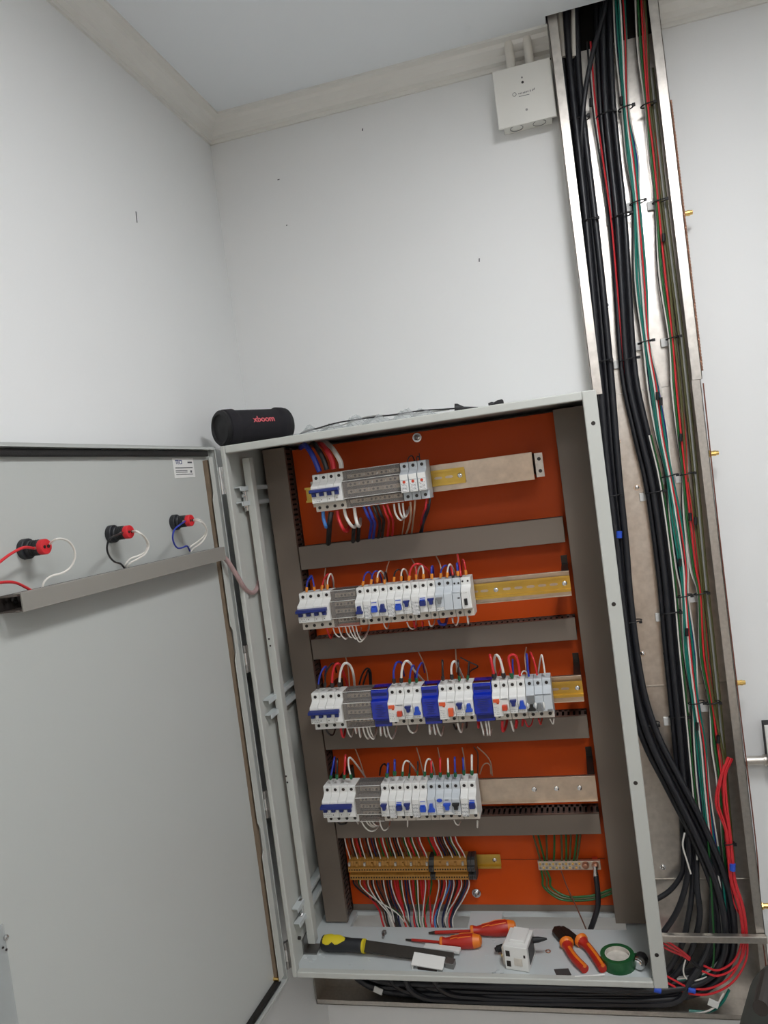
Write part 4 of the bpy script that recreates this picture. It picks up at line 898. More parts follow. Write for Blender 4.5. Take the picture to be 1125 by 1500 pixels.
bunch([
 ('black', None, [(477, 1067), (482, 1075), (488, 1076, .12), (492, 1066, .18)], .0020),
 ('red', None, [(499, 1066), (501, 1077), (504, 1079, .11), (506, 1068, .18)], .0026),
 ('white', None, [(508, 1066), (511, 1075), (515, 1079, .11), (518, 1068, .18)], .0017),
 ('white', None, [(520, 1066), (522, 1074, .10), (523, 1066, .17)], .0019), ('white', None, [(525.5, 1066), (528, 1080, .10), (530, 1068, .17)], .0019),
 ('white', None, [(531.5, 1065), (535, 1077), (540, 1082, .11), (543, 1070, .18)], .0019),
 ('white', None, [(537, 1065), (541, 1077), (547, 1082.5), (550, 1075, .13), (551, 1066, .18)], .0019),
 ('white', None, [(541, 1064), (544, 1074), (548, 1080, .12), (552, 1070, .18)], .0017),
 ('white', None, [(557, 1064), (558, 1077, .10), (560, 1068, .17)], .0024), ('white', None, [(562, 1063), (564, 1075), (567, 1079, .11), (569, 1068, .18)], .0019),
 ('white', None, [(567, 1063), (570, 1076), (574, 1082), (578, 1076, .13), (581, 1064, .18)], .0019),
 ('white', None, [(597, 1062), (600, 1070), (605, 1073.5), (610, 1070, .13), (612, 1060, .18)], .0022),
 ('white', None, [(629, 1061), (630, 1075, .10), (632, 1066, .17)], .0024), ('white', None, [(635, 1061), (638, 1076, .10), (640, 1066, .17)], .0018),
 ('white', None, [(639.5, 1060), (643, 1073), (647, 1077, .11), (650, 1064, .18)], .0018),
 ('white', None, [(670, 1059), (673, 1069), (676, 1072, .11), (678, 1060, .18)], .0022),
 ('black', None, [(664, 1060, .13), (668, 1068), (671, 1060, .18)], .0024), ('black', None, [(683, 1058), (683, 1066, .12), (685, 1058, .18)], .0020),
 ('red', None, [(700, 1057, .12), (701, 1066), (703, 1057, .18)], .0024)],
 'hanging below the left half of the third breaker row', 'wires hanging under the third row')
bunch([
 ('white', None, [(704, 1057), (707, 1068), (709, 1077, .10), (711, 1068, .17)], .0018), ('white', None, [(711, 1056), (713, 1067), (714.5, 1077, .10), (716, 1068, .17)], .0018), ('white', None, [(715.5, 1056), (717, 1067), (717.8, 1077, .10), (720, 1068, .17)], .0018),
 ('red', None, [(736, 1056), (735.5, 1064), (737, 1071), (741, 1064, .13), (743, 1054, .17)], .0030),
 ('white', None, [(748, 1056), (750, 1063), (752.5, 1070.5, .10), (754, 1062, .17)], .0021),
 ('red', None, [(756.5, 1055), (756, 1066, .11), (758, 1057, .17)], .0026), ('red', None, [(766, 1054), (765, 1063, .12), (767, 1055, .17)], .0022),
 ('red', None, [(769, 1055), (773, 1064), (778, 1062, .11), (781, 1053, .15)], .0016), ('red', None, [(789, 1053), (792, 1061, .11), (794, 1053, .17)], .0018),
 ('white', None, [(805.5, 1053), (810, 1060.5), (811.5, 1053, .11)], .0013)],
 'hanging below the right half of the third breaker row', 'wires hanging under the third row')
bunch([
 ('blue', 'g', up(484, 1141, 490, 1110), .0020), ('black', 'g', up(493.5, 1140, 494, 1112), .0022), ('red', 'g', up(504, 1140, 506, 1107), .0024),
 ('white', 'g', [(514.5, 1140), (511, 1124), (510.5, 1112), (514, 1110.5, .10), (523, 1121, .13), (535, 1138, .18)], .0021),
 ('tan', None, [(520, 1096, .21), (527, 1114), (534, 1136, .19)], .0015),
 ('blue', 'g', up(566.5, 1138, 568.5, 1119), .0024), ('blue', 'g', up(578, 1135, 578, 1114), .0026),
 ('black', None, [(556, 1136, .17), (558, 1124), (563, 1119), (568, 1124, .2)], .0020),
 ('white', 'g', [(589.5, 1136), (590.5, 1122), (594, 1115), (598.5, 1115.5, .10), (605, 1123, .14), (611, 1133, .18)], .0019),
 ('black', 'g', up(599, 1139, 600.5, 1117), .0011), ('black', 'g', up(611.5, 1135, 612, 1116), .0013),
 ('white', 'g', [(622, 1136), (623, 1122), (626, 1113), (630, 1112.5, .10), (634, 1120, .14), (637, 1134, .18)], .0019),
 ('red', 'g', up(632, 1138, 631.5, 1114), .0021), ('red', 'g', up(645, 1137, 644.5, 1111), .0021), ('white', 'g', up(656.7, 1137, 656, 1112), .0021),
 ('blue', 'g', up(667, 1137, 666, 1110), .0021), ('blue', 'g', up(679.5, 1134, 678, 1111), .0020), ('white', 'g', up(691.3, 1134, 691, 1107), .0023),
 ('tan', None, [(610, 1095, .21), (615, 1112), (621, 1136, .19)], .0015), ('tan', None, [(641, 1095, .21), (644, 1112), (645, 1136, .19)], .0014),
 ('tan', None, [(677, 1095, .21), (680, 1112), (682, 1136, .19)], .0015), ('tan', None, [(699, 1094, .21), (712, 1106), (719, 1118), (721, 1136, .19)], .0015),
 ('tan', None, [(703, 1134, .19), (707, 1122), (713, 1118), (718, 1122), (719, 1134, .19)], .0014), ('brown', None, [(694, 1094, .22), (700, 1105), (700, 1134, .21)], .0020)],
 'rising above the fourth breaker row', 'wires rising above the fourth row')
bunch([
 ('black', None, [(494, 1202, .12), (498, 1207), (506, 1206), (510, 1200, .18)], .0022),
 ('white', None, [(520.5, 1200), (523, 1204), (525, 1207, .11), (526, 1200, .16)], .0015),
 ('white', None, [(529, 1202), (534, 1211), (541, 1217), (548, 1217), (554, 1211, .13), (556, 1202, .17)], .0016),
 ('white', None, [(536, 1202), (540, 1208), (548, 1211.5, .11), (552, 1204, .17)], .0014), ('white', None, [(540, 1202), (544, 1208), (551, 1210.5, .11), (554, 1203, .17)], .0014), ('white', None, [(544.5, 1202), (549, 1208), (555, 1209, .11), (557, 1202, .17)], .0014),
 ('white', None, [(556, 1201), (558, 1210), (562, 1216), (567, 1214.5), (571, 1207, .14), (571, 1200, .18)], .0016),
 ('white', None, [(597, 1201), (597, 1211, .10), (598, 1203, .16)], .0015),
 ('white', None, [(665, 1201), (668, 1207), (672, 1208.5), (675, 1203, .12)], .0014),
 ('white', None, [(699.3, 1202), (699.3, 1212, .10), (700, 1203, .16)], .0018)],
 'hanging below the fourth breaker row', 'wires hanging under the fourth row')

# wires of the terminal strip
seqt = ['white', 'brown', 'black', 'white', 'red', 'black', 'white', 'brown', 'black', 'white', 'navyw', 'black', 'white', 'green', 'red', 'white', 'green', 'black', 'white', 'black', 'black', 'white', 'brown', 'green', 'white', 'red', 'green', 'white', 'brown', 'red', 'white', 'green', 'red', 'red', 'white', 'navyw', 'black', 'black', 'white', 'navyw', 'green', 'white', 'red', 'white']
seqb = ['black', 'brown', 'green', 'white', 'red', 'brown', 'white', 'black', 'white', 'black', 'brown', 'black', 'white', 'black', 'navyw', 'white', 'red', 'red', 'green', 'white', 'navyw', 'navyw', 'white', 'red', 'green', 'white', 'red', 'red', 'white', 'red', 'green', 'white', 'black', 'red', 'white', 'lblue', 'navyw', 'white', 'black', 'red', 'white', 'black', 'navyw', 'white']
nmc = dict(white='white', brown='brown', black='black', red='red', navyw='dark blue', green='green', lblue='light blue')
ca, cb_ = {}, {}
for k in range(n1+n2):
    x = xa+pitch1*(k+0.5) if k < n1 else xm1+pitch2*(k-n1+0.5)
    f = (k+0.5)/(n1+n2)
    c = seqt[k]; ca[c] = ca.get(c, 0)+1; rr = 0.0015 if c == 'white' else 0.0021
    sway = -0.008 - 0.012*max(0, (f-0.3)/0.7)
    yy = 0.214 if c == 'white' else 0.222
    wire([(x, yy, ZT+0.022), (x+0.2*sway, yy-0.003, ZT+0.040), (x+sway*0.8, yy-0.002, ZT+0.066), (x+sway, yy+0.004, ZT+0.094)], rr, 'w_'+c, f'{ordinal(ca[c])} {nmc[c]} wire from the left entering the brown terminal strip from above', 'wires above the terminal strip', n=6)
    c = seqb[k]; cb_[c] = cb_.get(c, 0)+1; rr = 0.0015 if c == 'white' else 0.0024
    xe = 0.245 + (x-0.245)*0.62 + random.uniform(-0.012, 0.012) + (0.06 if k < 4 else 0)
    yy = 0.212 if c == 'white' else 0.220
    wire([(x, yy+0.004, ZT-0.024), (x, yy, ZT-0.045), (x+(xe-x)*0.35, yy-0.006, ZT-0.075), (x+(xe-x)*0.8, yy-0.004, 0.03), (xe, 0.208, 0.0), (xe+0.01, 0.225, -0.06), (xe+0.03, 0.30, -0.13)], rr, 'w_'+('lblue' if c == 'lblue' else c), f'{ordinal(cb_[c])} {nmc[c]} wire from the left hanging below the brown terminal strip', 'wires below the terminal strip', n=6)
# earth wires
bunchx = [0.0, 0.1, 0.22, 0.3, 0.42, 0.5, 0.58, 0.7, 0.78]
for k, q in enumerate((799, 806, 817, 828, 838, 846, 853, 862, 868)):
    e = at((792, 798, 801, 811, 823, 829, 834, 840, 844)[k], 1262, 0.226); s0 = at((781, 788, 800, 812, 822, 829, 836, 845, 850)[k], 1222, 0.232)
    wire([e, e+(s0-e)*0.35+Vector((0.001, -0.004, 0)), s0, s0+Vector((0, 0.002, 0.02))], 0.0024, ('w_olive', 'w_green')[k % 2], f'{ORD[k]} green-yellow earth wire from the left, above the earth bar', 'earth wires above the bar')
for k, (a, bq, c) in enumerate((((793, 1275), (797, 1300), (820, 1317)), ((797, 1275), (803, 1302), (826, 1315)), ((801, 1275), (808, 1300), (830, 1313)))):
    wire([at(a[0], a[1], .226), at(bq[0]-2, (a[1]+bq[1])/2, .222), at(bq[0], bq[1], .218), at(c[0], c[1], .212), at(850+k*4, 1319-k*3, .208), at(875, 1316-k*3, .21), at(902, 1306-k*3, .215)], 0.0026, ('w_green', 'w_olive', 'w_green')[k], f'{ORD[k]} green earth wire sweeping right below the earth bar', 'earth wires below the bar')
wire([at(822, 1276, .218), at(831, 1300, .21), at(845, 1330, .20), at(858, 1360, .205), at(862, 1372, .24)], 0.0016, 'w_brown', 'thin brown wire running diagonally below the earth bar')
ck = wire([at(872.5, 1281, .212), at(875, 1300, .205), at(876, 1325, .20), at(871, 1345, .195), at(864, 1364, .20), at(858, 1378, .25)], 0.0062, 'cable', 'thick black earth cable with metal lug bolted to earth bar', name='cable', n=12)
MB().tube([at(871.5, 1268, .213), at(872, 1276, .212), at(872.6, 1284, .212)], [0.0055, 0.0055, 0.005, 0.0066, 0.0066], 10, 2).build('cable_lug', 'chrome', ck, smooth=True)

# ------------------------------------------------------------------ steel trunking on the wall
tk = thing('steel_trunking', ((TX0+TX1)/2, YW, -0.276), 'open galvanized steel trunking full of cables, running up right of the cabinet', 'cable trunking')
YBK = 0.3715; ZS = 1.214; ZBOT = -0.278; ZTOP = ZC+0.03
LIP = 0.021
MB().box((TX0, YBK, ZS), (TX1, YW-0.0005, ZC-0.055)).build('upper_back_plate', 'galv', tk)
MB().box((TX0, YBK-0.0012, ZBOT), (TX1-0.004, YW-0.0005, ZS-0.0012)).build('lower_back_plate', 'galv', tk)
MB().box((TX0, TY, ZS), (TX0+0.0015, YBK, ZTOP)).build('upper_left_side', 'galv', tk)
MB().box((TX0, TY, ZS), (TX0+LIP, TY+0.0015, ZTOP)).build('upper_left_lip', 'galv', tk)
MB().box((TX1-0.0015, TY, ZS), (TX1, YBK, ZTOP)).build('upper_right_side', 'galv', tk)
MB().box((TX1-LIP, TY, ZS), (TX1, TY+0.0015, ZTOP)).build('upper_right_lip', 'galv', tk)
MB().box((TX1-0.0055, TY+0.001, ZBOT), (TX1-0.004, YBK-0.0012, ZS-0.001)).build('lower_right_side', 'galv_dull', tk)
MB().box((TX1-LIP-0.002, TY+0.001, ZBOT), (TX1-0.004, TY+0.0025, ZS-0.001)).build('lower_right_lip', 'galv_dull', tk)
# horizontal run under the cabinet
XE = XL+0.003
MB().box((XE, YBK-0.001, ZBOT), (TX0, YW-0.0005, -0.20)).build('bottom_back_plate', 'galv_dull', tk)
MB().box((XE, TY, ZBOT), (TX1-0.004, YBK, ZBOT+0.0018)).build('bottom_plate', 'galv_dull', tk)
MB().box((XE, TY, ZBOT), (TX1-0.004, TY+0.0015, ZBOT+0.013)).build('bottom_lip', 'galv_dull', tk)
MB().box((XE, TY, ZBOT), (XE+0.0018, YBK, -0.06)).build('end_plate', 'galv_dull', tk)
for px, py in ((889, 447), (905, 646), (941, 957), (976, 957), (971, 1270), (933, 714)):
    c = at(px, py, YBK-0.0012); MB().lathe([(0, 0.0075), (0.0012, 0.0075), (0.0012, 0.0048), (0.0055, 0.0045), (0.0062, 0.003)], c, (0, -1, 0), 12).build('trunk_bolt', 'chrome', tk, smooth=True)
MB().cyl(at(1099, 1455, TY+0.012), at(1099, 1455, TY+0.008), 0.0035, 8).build('trunk_bolt', 'chrome', tk)
for z in (0.50, 0.02): MB().box((TX0+0.006, YBK-0.0028, z), (TX1-0.01, YBK-0.0012, z+0.004)).build('plate_seam', 'galv_dull', tk)

# brass fittings screwed into the right side
for (px, py), lab in zip(((994, 315), (1030, 666), (1069, 1001), (1104, 1327)), ('topmost brass cable fitting on the right side of the trunking', 'brass cable fitting on trunking side level with the cabinet top', 'brass cable fitting on trunking side above the wall conduit', 'lowest brass cable fitting on trunking side near the metal bar')):
    z = at(px, py, 0.325).z; x = TX1 if z > ZS else TX1-0.004
    t = thing('brass_fitting', (x, 0.325, z), lab, 'cable fitting', 'brass fittings')
    MB().lathe([(0.0003, 0.0085), (0.006, 0.0085)], (x, 0.325, z), (1, 0, 0), 6).build('hex_nut', 'brass', t)
    MB().lathe([(0.006, 0.0062), (0.010, 0.0062), (0.010, 0.0056), (0.013, 0.0056), (0.013, 0.0064), (0.018, 0.0064), (0.018, 0.0052), (0.024, 0.0050)], (x, 0.325, z), (1, 0, 0), 10).build('threaded_stem', 'brass', t)
# copper wire along the right edge
pts = []; a0 = at(968, 150, TY+0.006); a1 = at(1013, 545, TY+0.006); xq = TX1+0.0028
N = 260
m1 = MB()
for ph in (0, math.pi):
    pp = []
    for i in range(N+1):
        f = i/N; w = f*math.pi*2*42+ph; pp.append((xq+0.0014*math.cos(w), TY+0.006+0.0014*math.sin(w), a0.z+(a1.z-a0.z)*f))
    m1.tube(pp, 0.0013, 6, smooth=False)
tag(m1.build('twisted_wire', 'copper', None, smooth=True, org=(xq, TY+0.006, a1.z)), 'twisted copper wire running down the right edge of upper trunking', 'wire')
wire([(TX1+0.0015, TY+0.006, ZS-0.01), (TX1-0.0015, TY+0.005, 0.9), (TX1-0.0015, TY+0.005, 0.5), (TX1-0.0012, TY+0.005, 0.1), at(1110, 1345, TY+0.006), at(1118, 1385, TY+0.002), at(1123, 1425, TY), at(1126, 1470, TY), at(1127, 1530, TY)], 0.0015, 'w_brown', 'thin brown wire following the right edge of lower trunking')
# aluminium bar across the trunking
bz = at(1030, 1374, 0.29).z
tag(MB().box((0.802, 0.284, bz-0.009), (1.043, 0.299, bz+0.007)).build('metal_bar', 'galv_dull', None, bevel=0.002, org=(0.92, 0.29, bz)), 'bright flat metal bar bridging from cabinet side to trunking edge', 'metal bar')

# ------------------------------------------------------------------ cables in the trunking
def strand(path, offs, r, c, label, group, name='wire', n=8, s=0, e=None, cat=None):
    P = path[s:e]; pts = []
    for i, p in enumerate(P):
        o = offs(i) if callable(offs) else offs
        q0, q1 = P[max(i-1, 0)], P[min(i+1, len(P)-1)]; dx, dy = q1[0]-q0[0], q1[1]-q0[1]; L = math.hypot(dx, dy) or 1
        y = (p[2] if len(p) > 2 else 0.335)+o[1]
        w = at(p[0]+o[0]*dy/L, p[1]-o[0]*dx/L, y); w.z = max(w.z, -0.274+r); pts.append(w)
    return wire(pts, r, c, label, group, name, k=5, n=n)
A = [(830, -30, .34), (834, 60, .34), (840, 130, .34), (849, 215, .34), (860, 320, .345), (871, 440, .345), (881, 555, .345), (893, 690, .34), (906, 800, .34), (914, 880, .335), (930, 1000, .33), (952, 1080, .325), (985, 1150, .32), (1020, 1220, .322), (1050, 1290, .326), (1064, 1350, .328), (1062, 1400, .328), (1038, 1435, .326), (990, 1450, .322), (900, 1452, .322), (760, 1448, .325), (620, 1444, .33), (560, 1440, .335), (530, 1425, .335), (520, 1400, .335)]
for k, (o, nm) in enumerate((((-10, 0.004), 'outer left'), ((-2, -0.012), 'front left'), ((6, 0.006), 'middle'), ((12, -0.006), 'right'))):
    strand(A, (lambda o: (lambda i: (o[0]*(1-0.2*math.sin(i*0.9+o[0])), o[1])))(o), 0.0078, 'cable', f'thick black cable, {nm} strand of the leftmost trunking bundle', 'thick black trunking cables', 'power_cable', 10)
B = [(882, -30, .34), (884, 60, .34), (888, 150, .34), (895, 225, .345), (905, 320, .345), (912, 430, .345), (921, 550, .345), (940, 640, .34), (957, 715, .34), (974, 840, .34), (984, 950, .338), (994, 1050, .336), (1003, 1150, .34), (1009, 1220, .343), (1010, 1260, .343)]
fan = [[(1000, 1285, .34), (980, 1312, .335), (950, 1330, .33), (930, 1336, .33)], [(1004, 1300, .335), (992, 1335, .325), (975, 1362, .32), (952, 1395, .32), (935, 1410, .33)], [(1012, 1305, .33), (1006, 1345, .322), (996, 1385, .32), (972, 1425, .32), (945, 1440, .33)], [(1018, 1300, .33), (1022, 1340, .325), (1012, 1385, .325), (992, 1418, .328), (968, 1440, .33)]]
for k, (o, nm) in enumerate((((-9, 0.004), 'left'), ((-1, -0.010), 'front'), ((6, 0.006), 'rear'), ((10, -0.004), 'right'))):
    pp = B+[(q[0]-o[0]*0.7, q[1], q[2]) for q in fan[k]]
    strand(pp, o, 0.0068 if k else 0.006, 'cable', f'thick black cable, {nm} strand of the second bundle, bending toward the cabinet', 'thick black trunking cables', 'power_cable', 10)
strand([(893, -40, .32), (884, 20, .315), (870, 70, .312), (858, 130, .315), (852, 190, .325), (853, 230, .34)], (0, 0), 0.0055, 'cable', 'black cable slanting across the top of the trunking', 'thick black trunking cables', 'power_cable', 10)
# extra black cables filling the lower run
for k in range(10):
    y0 = 1425+4.8*k; yd = 0.356-0.0050*k; xe = (470, 540, 505, 590, 555, 520, 610, 575, 640, 600)[k]
    strand([(1046+4*math.sin(k*2), 1262, .350), (1062-2*k, 1320, .352-.002*k), (1066-3*k, 1385, .354-.003*k), (1046-4*k, 1416+2.4*k, yd), (985, y0, yd), (880, y0+3, yd), (740, y0+1, yd), (xe+60, y0-2, yd), (xe+22, y0-6, yd), (xe, y0-20, yd), (xe-8, y0-44, yd)], (0, 0), 0.0080, 'cable', f'{ORD[k]} black cable from the top in the run below the cabinet', 'black cables below the cabinet', 'power_cable', 8)
# white conduits at the top
for (pa, pb, lab) in (((841, -15), (841.5, 84), 'white plastic conduit end hanging at the top of the trunking'), ((815, -15), (827, 84), 'paint-smeared white conduit end beside the left trunking lip')):
    t = thing('conduit_end', at(pb[0], pb[1], .335), lab, 'conduit', 'conduits in the trunking')
    MB().cyl(at(pa[0], pa[1], .335), at(pb[0], pb[1], .335), 0.0082, 14).build('tube', 'pipe_white', t, smooth=True)
Cc = [(906, -30), (911, 60), (916, 160), (924, 230), (932, 298), (939, 410), (947, 500), (958, 570), (967, 635), (980, 698), (990, 760), (1000, 830), (1003, 875), (1009, 960), (1018, 1030), (1026, 1090), (1032, 1160), (1039, 1225), (1048, 1290, .345), (1054, 1360, .345), (1046, 1405, .345)]
def spread(dx, dy, ph):
    def f(i): 
        nar = 0.55 if i in (2, 4, 6, 9, 12, 14) else 1.0
        return (dx*0.8*nar*(1+0.25*math.sin(i*1.3+ph)), dy+0.003*math.sin(i*0.8+ph))
    return f
for k, (c, dx, dy, r, lab) in enumerate((('w_white', -10, 0, .0020, 'outermost white'), ('w_teal', -6, -.006, .0026, 'left teal'), ('w_teal', -2, -.010, .0026, 'middle teal'), ('w_white', 1, -.014, .0020, 'front white'), ('w_red', 5, -.010, .0018, 'red'), ('w_teal', 8, -.004, .0026, 'right teal'), ('w_white', 11, .002, .0019, 'rightmost white'), ('w_navyw', -8, .008, .0026, 'dark blue'), ('w_black', -11, .010, .0026, 'black'), ('w_blue', 9, .010, .0026, 'bright blue'))):
    strand(Cc, spread(dx, dy, k*1.7), r, c, f'{lab} wire in the teal and white bundle of the trunking', 'wires of the teal bundle', n=6)
Dd = [(938, -30), (943, 70), (949, 155), (957, 225), (964, 296), (974, 400), (985, 496), (991, 570), (998, 640), (1004, 695), (1010, 750), (1019, 830), (1026, 871), (1031, 960), (1043, 1030), (1051, 1090), (1056, 1130), (1060, 1180, .34), (1064, 1240, .345), (1072, 1300, .35)]
for k, (c, dx, dy, r, lab) in enumerate((('w_white', -9, 0, .0022, 'outer white'), ('w_green', -5, -.008, .0028, 'green'), ('w_red', 0, -.012, .0022, 'front red'), ('w_red', 6, -.004, .0019, 'right red'), ('w_tan', 3, .002, .0018, 'pale pink'), ('w_olive', 6, -.008, .0032, 'olive'), ('w_black', -10, .010, .0024, 'black'), ('w_brown', 4, .012, .0028, 'brown'))):
    strand(Dd, spread(dx, dy, k*1.1+0.6), r, c, f'{lab} wire in the red and green bundle of the trunking', 'wires of the red bundle', n=6)
strand(B[:8], lambda i: (-19+3*i, -0.004), .0022, 'w_red', 'thin red wire between the black bundles at the top of the trunking', 'wires of the red bundle', n=6, s=1)
strand(B[:8], lambda i: (-24+3.4*i, 0.004), .0022, 'w_black', 'thin black wire beside the thin red one at the top', 'wires of the red bundle', n=6, s=1)
strand(B[7:15], lambda i: (11, -0.012), .0017, 'w_white', 'thin white wire hugging the right side of the second black bundle', n=6, group='wires of the teal bundle')
strand(B[7:15], lambda i: (14, -0.008), .0017, 'w_green', 'thin green wire hugging the right side of the second black bundle', n=6, group='wires of the teal bundle')
Ee = [(952, 100), (966, 240), (981, 370), (995, 480), (1006, 580), (1018, 700), (1031, 840), (1044, 960), (1056, 1080), (1064, 1180), (1072, 1270)]
for k in range(3): strand(Ee, (3*k-2, 0.004*k+0.005), .0028, ('w_olive', 'w_grey', 'w_olive')[k], f'{ORD[k]} dull olive cable from the left along the right trunking side', 'olive cables', n=6)
# red group at the bottom
Rr = [(1070, 1110, .325), (1060, 1135, .318), (1057, 1175, .309), (1066, 1215, .306), (1070, 1250, .306), (1074, 1290, .306), (1086, 1330, .306), (1091, 1370, .306), (1088, 1405, .305), (1070, 1435, .305), (1040, 1451, .305), (1010, 1450, .305), (985, 1438, .306), (960, 1424, .313)]
Rs = Rr[:8] + [(1086, 1400, .305), (1072, 1418, .305), (1050, 1427, .305), (1029, 1420, .306)]
for k, (pth, dx, nm) in enumerate(((Rr, 4, 'outermost'), (Rr, -2.5, 'second'), (Rs, 2, 'third'), (Rs, -4.5, 'innermost'))):
    strand(pth, (lambda dx: (lambda i: (dx*(1.9 if 1 < i < 3 else 0.8 if i < 8 else 1.25), 0.003*abs(dx)/5)))(dx), .0025, 'w_red', f'{nm} red wire of the loop at the bottom of the trunking', 'red wires at the trunking bottom', n=8)
strand([(1072, 1262, .316), (1070, 1295, .316), (1076, 1325, .316), (1087, 1345, .316)], (0, 0), .002, 'w_red', 'thin red wire bowing left of the red loop', 'red wires at the trunking bottom', n=6)
strand([(1029, 1421, .313), (1018, 1412, .314), (1011, 1406, .315)], (0, 0), .0046, 'w_black', 'black sleeve piece joining the upper red wires', 'red wires at the trunking bottom')
for k in range(3): strand([(1011, 1407-k*2, .315), (1000, 1400-k*3, .316), (985, 1394-k*5, .32), (965, 1384-k*6, .325)], (0, 0), .0026, 'w_red', f'{ORD[k]} red tail wire pointing toward the cabinet corner', 'red wires at the trunking bottom', n=6)
for k in range(3):
    strand([(1040+6*k, 1240, .33), (1050+5*k, 1300, .325), (1058+3*k, 1360, .32), (1058+k, 1395, .318), (1046, 1415+2*k, .318), (1020, 1428+2*k, .319), (992, 1432+2*k, .322)], (0, 0), .0022, ('w_grey', 'w_white', 'w_teal')[k], ('grey', 'white', 'teal')[k]+' wire curving round the trunking corner toward the cabinet', 'wires round the corner', n=6)
strand([(1004, 1406, .312), (1001, 1422, .311), (1006, 1434, .311), (1020, 1436, .311), (1038, 1430, .312)], (0, 0), .0018, 'w_white', 'white wire forming a small loop at the trunking corner', n=6, group=None)
strand([(1036, 1215, .316), (1040, 1270, .314), (1044, 1340, .313), (1046, 1390, .313), (1044, 1420, .313)], (0, 0), .0020, 'w_green', 'single green wire hanging in front of the black fan', n=6, group=None)
strand([(1003, 1220, .314), (1000, 1238, .313), (1006, 1260, .315), (1012, 1280, .318)], (0, 0), .0020, 'w_white', 'short white wire at the left of the black cable fan', n=6, group=None)
strand([(930, 1486, .312), (980, 1486, .312), (1025, 1484, .312), (1048, 1474, .312), (1060, 1455, .314)], (0, -0.004), .0022, 'w_white', 'white wire lying along the bottom lip of the trunking', n=6, group=None)
strand([(1010, 1488, .316), (1040, 1482, .316), (1058, 1468, .316), (1068, 1450, .316)], (0, 0), .0034, 'w_teal', 'teal wire lying beside the white one at the trunking bottom', n=6, group=None)
# cable ties, mounts, tape
def tie(px, py, w, y, lab):
    a, e = at(px-w/2, py, y), at(px+w/2, py-w*0.12, y); m = MB(); c = (a+e)/2; h = (e-a).length/2
    ring = [c+Vector((math.cos(q)*h*1.06, math.sin(q)*h*0.75, 0.002*math.cos(q))) for q in [2*math.pi*i/20 for i in range(21)]]
    m.tube(ring, 0.0015, 6, smooth=False); m.box((c.x+h*0.75, c.y-h*0.75-0.001, c.z-0.003), (c.x+h*0.75+0.007, c.y-h*0.45, c.z+0.003))
    tag(m.build('cable_tie', 'rubber', None, smooth=True, org=c), lab, 'cable tie', 'black cable ties')
tops = ['topmost', 'second', 'third', 'fourth', 'fifth', 'lowest']
for pos, w, y, nm in (([(848, 178), (862, 326), (882, 532), (897, 728), (924, 912), (950, 1062)], 30, .338, 'leftmost black bundle'), ([(888, 170), (911, 318), (922, 528), (960, 722), (983, 898), (995, 1050)], 28, .338, 'second black bundle'),
                      ([(917, 160), (934, 298), (946, 502), (981, 698), (1002, 874), (1020, 1030)], 22, .328, 'teal wire bundle'), ([(949, 155), (966, 296), (986, 496), (1007, 695), (1027, 870), (1044, 1030)], 20, .328, 'red wire bundle')):
    for k, (px, py) in enumerate(pos):
        tie(px, py, w, y, f'{tops[k]} black cable tie round the {nm}')
        if k and not (nm.startswith('leftmost')):
            c = at(px-w*0.62, py+6, YBK-0.003)
            tag(MB().box((c.x-0.009, YBK-0.008, c.z-0.010), (c.x+0.009, YBK-0.0014, c.z+0.010)).build('tie_mount', 'plastic_white', None, bevel=0.001, org=c), f'{tops[k]} white adhesive tie mount beside the {nm}', 'tie mount', 'white tie mounts')
tie(1068, 1236, 14, .308, 'black cable tie round the red wires at the trunking bottom')
for px, py, y, lab in ((907, 783, .322, 'blue tape mark on the leftmost black bundle'), (1073, 1270, .306, 'blue tape mark round the red wires'), (1013, 1450, .306, 'blue tape mark on the lower red loop'), (963, 1450, .306, 'blue tape mark on the black cables below cabinet corner')):
    c = at(px, py, y); d = Vector((0.12, 0, 1)) if py < 1400 else Vector((1, 0, -0.25)); d.normalize()
    tag(MB().cyl(c-d*0.008, c+d*0.008, 0.0068, 12).build('tape_mark', 'blue_tape', None, smooth=True, org=c), lab, 'tape', 'blue tape marks')
for px, py, y, lab in ((866, 150, .326, 'upper black sleeve on the thin red wire'), (910, 148, .322, 'black sleeve high on the teal bundle'), (963, 580, .316, 'black sleeve on the teal bundle above the seam'), (968, 588, .314, 'second black sleeve at the seam of the teal bundle'), (997, 641, .316, 'black sleeve on the red bundle beside the cabinet top'), (1011, 757, .316, 'black sleeve on the red bundle, upper of a pair'), (1019, 763, .316, 'black sleeve on the red bundle, lower of a pair'), (996, 824, .316, 'black sleeve on white wires of the teal bundle'), (1006, 926, .316, 'small black sleeve on the red wire of the teal bundle'), (1021, 1064, .316, 'black sleeve low on the teal bundle'), (1052, 1083, .316, 'black sleeve low on the red bundle'), (972, 348, .316, 'black sleeve on the red bundle near the top')):
    c = at(px, py, y); d = Vector((0.1, 0, 1)).normalized()
    tag(MB().cyl(c-d*0.009, c+d*0.009, 0.0042, 10).build('wire_sleeve', 'rubber', None, smooth=True, org=c), lab, 'wire sleeve', 'black wire sleeves')
for px, py, y, lab in ((554, 1451, .318, 'white cable marker on a black cable below the cabinet'), (1045, 1470, .306, 'square white sticker on the cables at the trunking corner')):
    c = at(px, py, y); tag(MB().obox(c, (0.011, 0, -0.005), (0, 0.0015, 0), (0.003, 0, 0.008)).build('cable_marker', 'plastic_white', None, org=c, bevel=0.001), lab, 'cable marker')

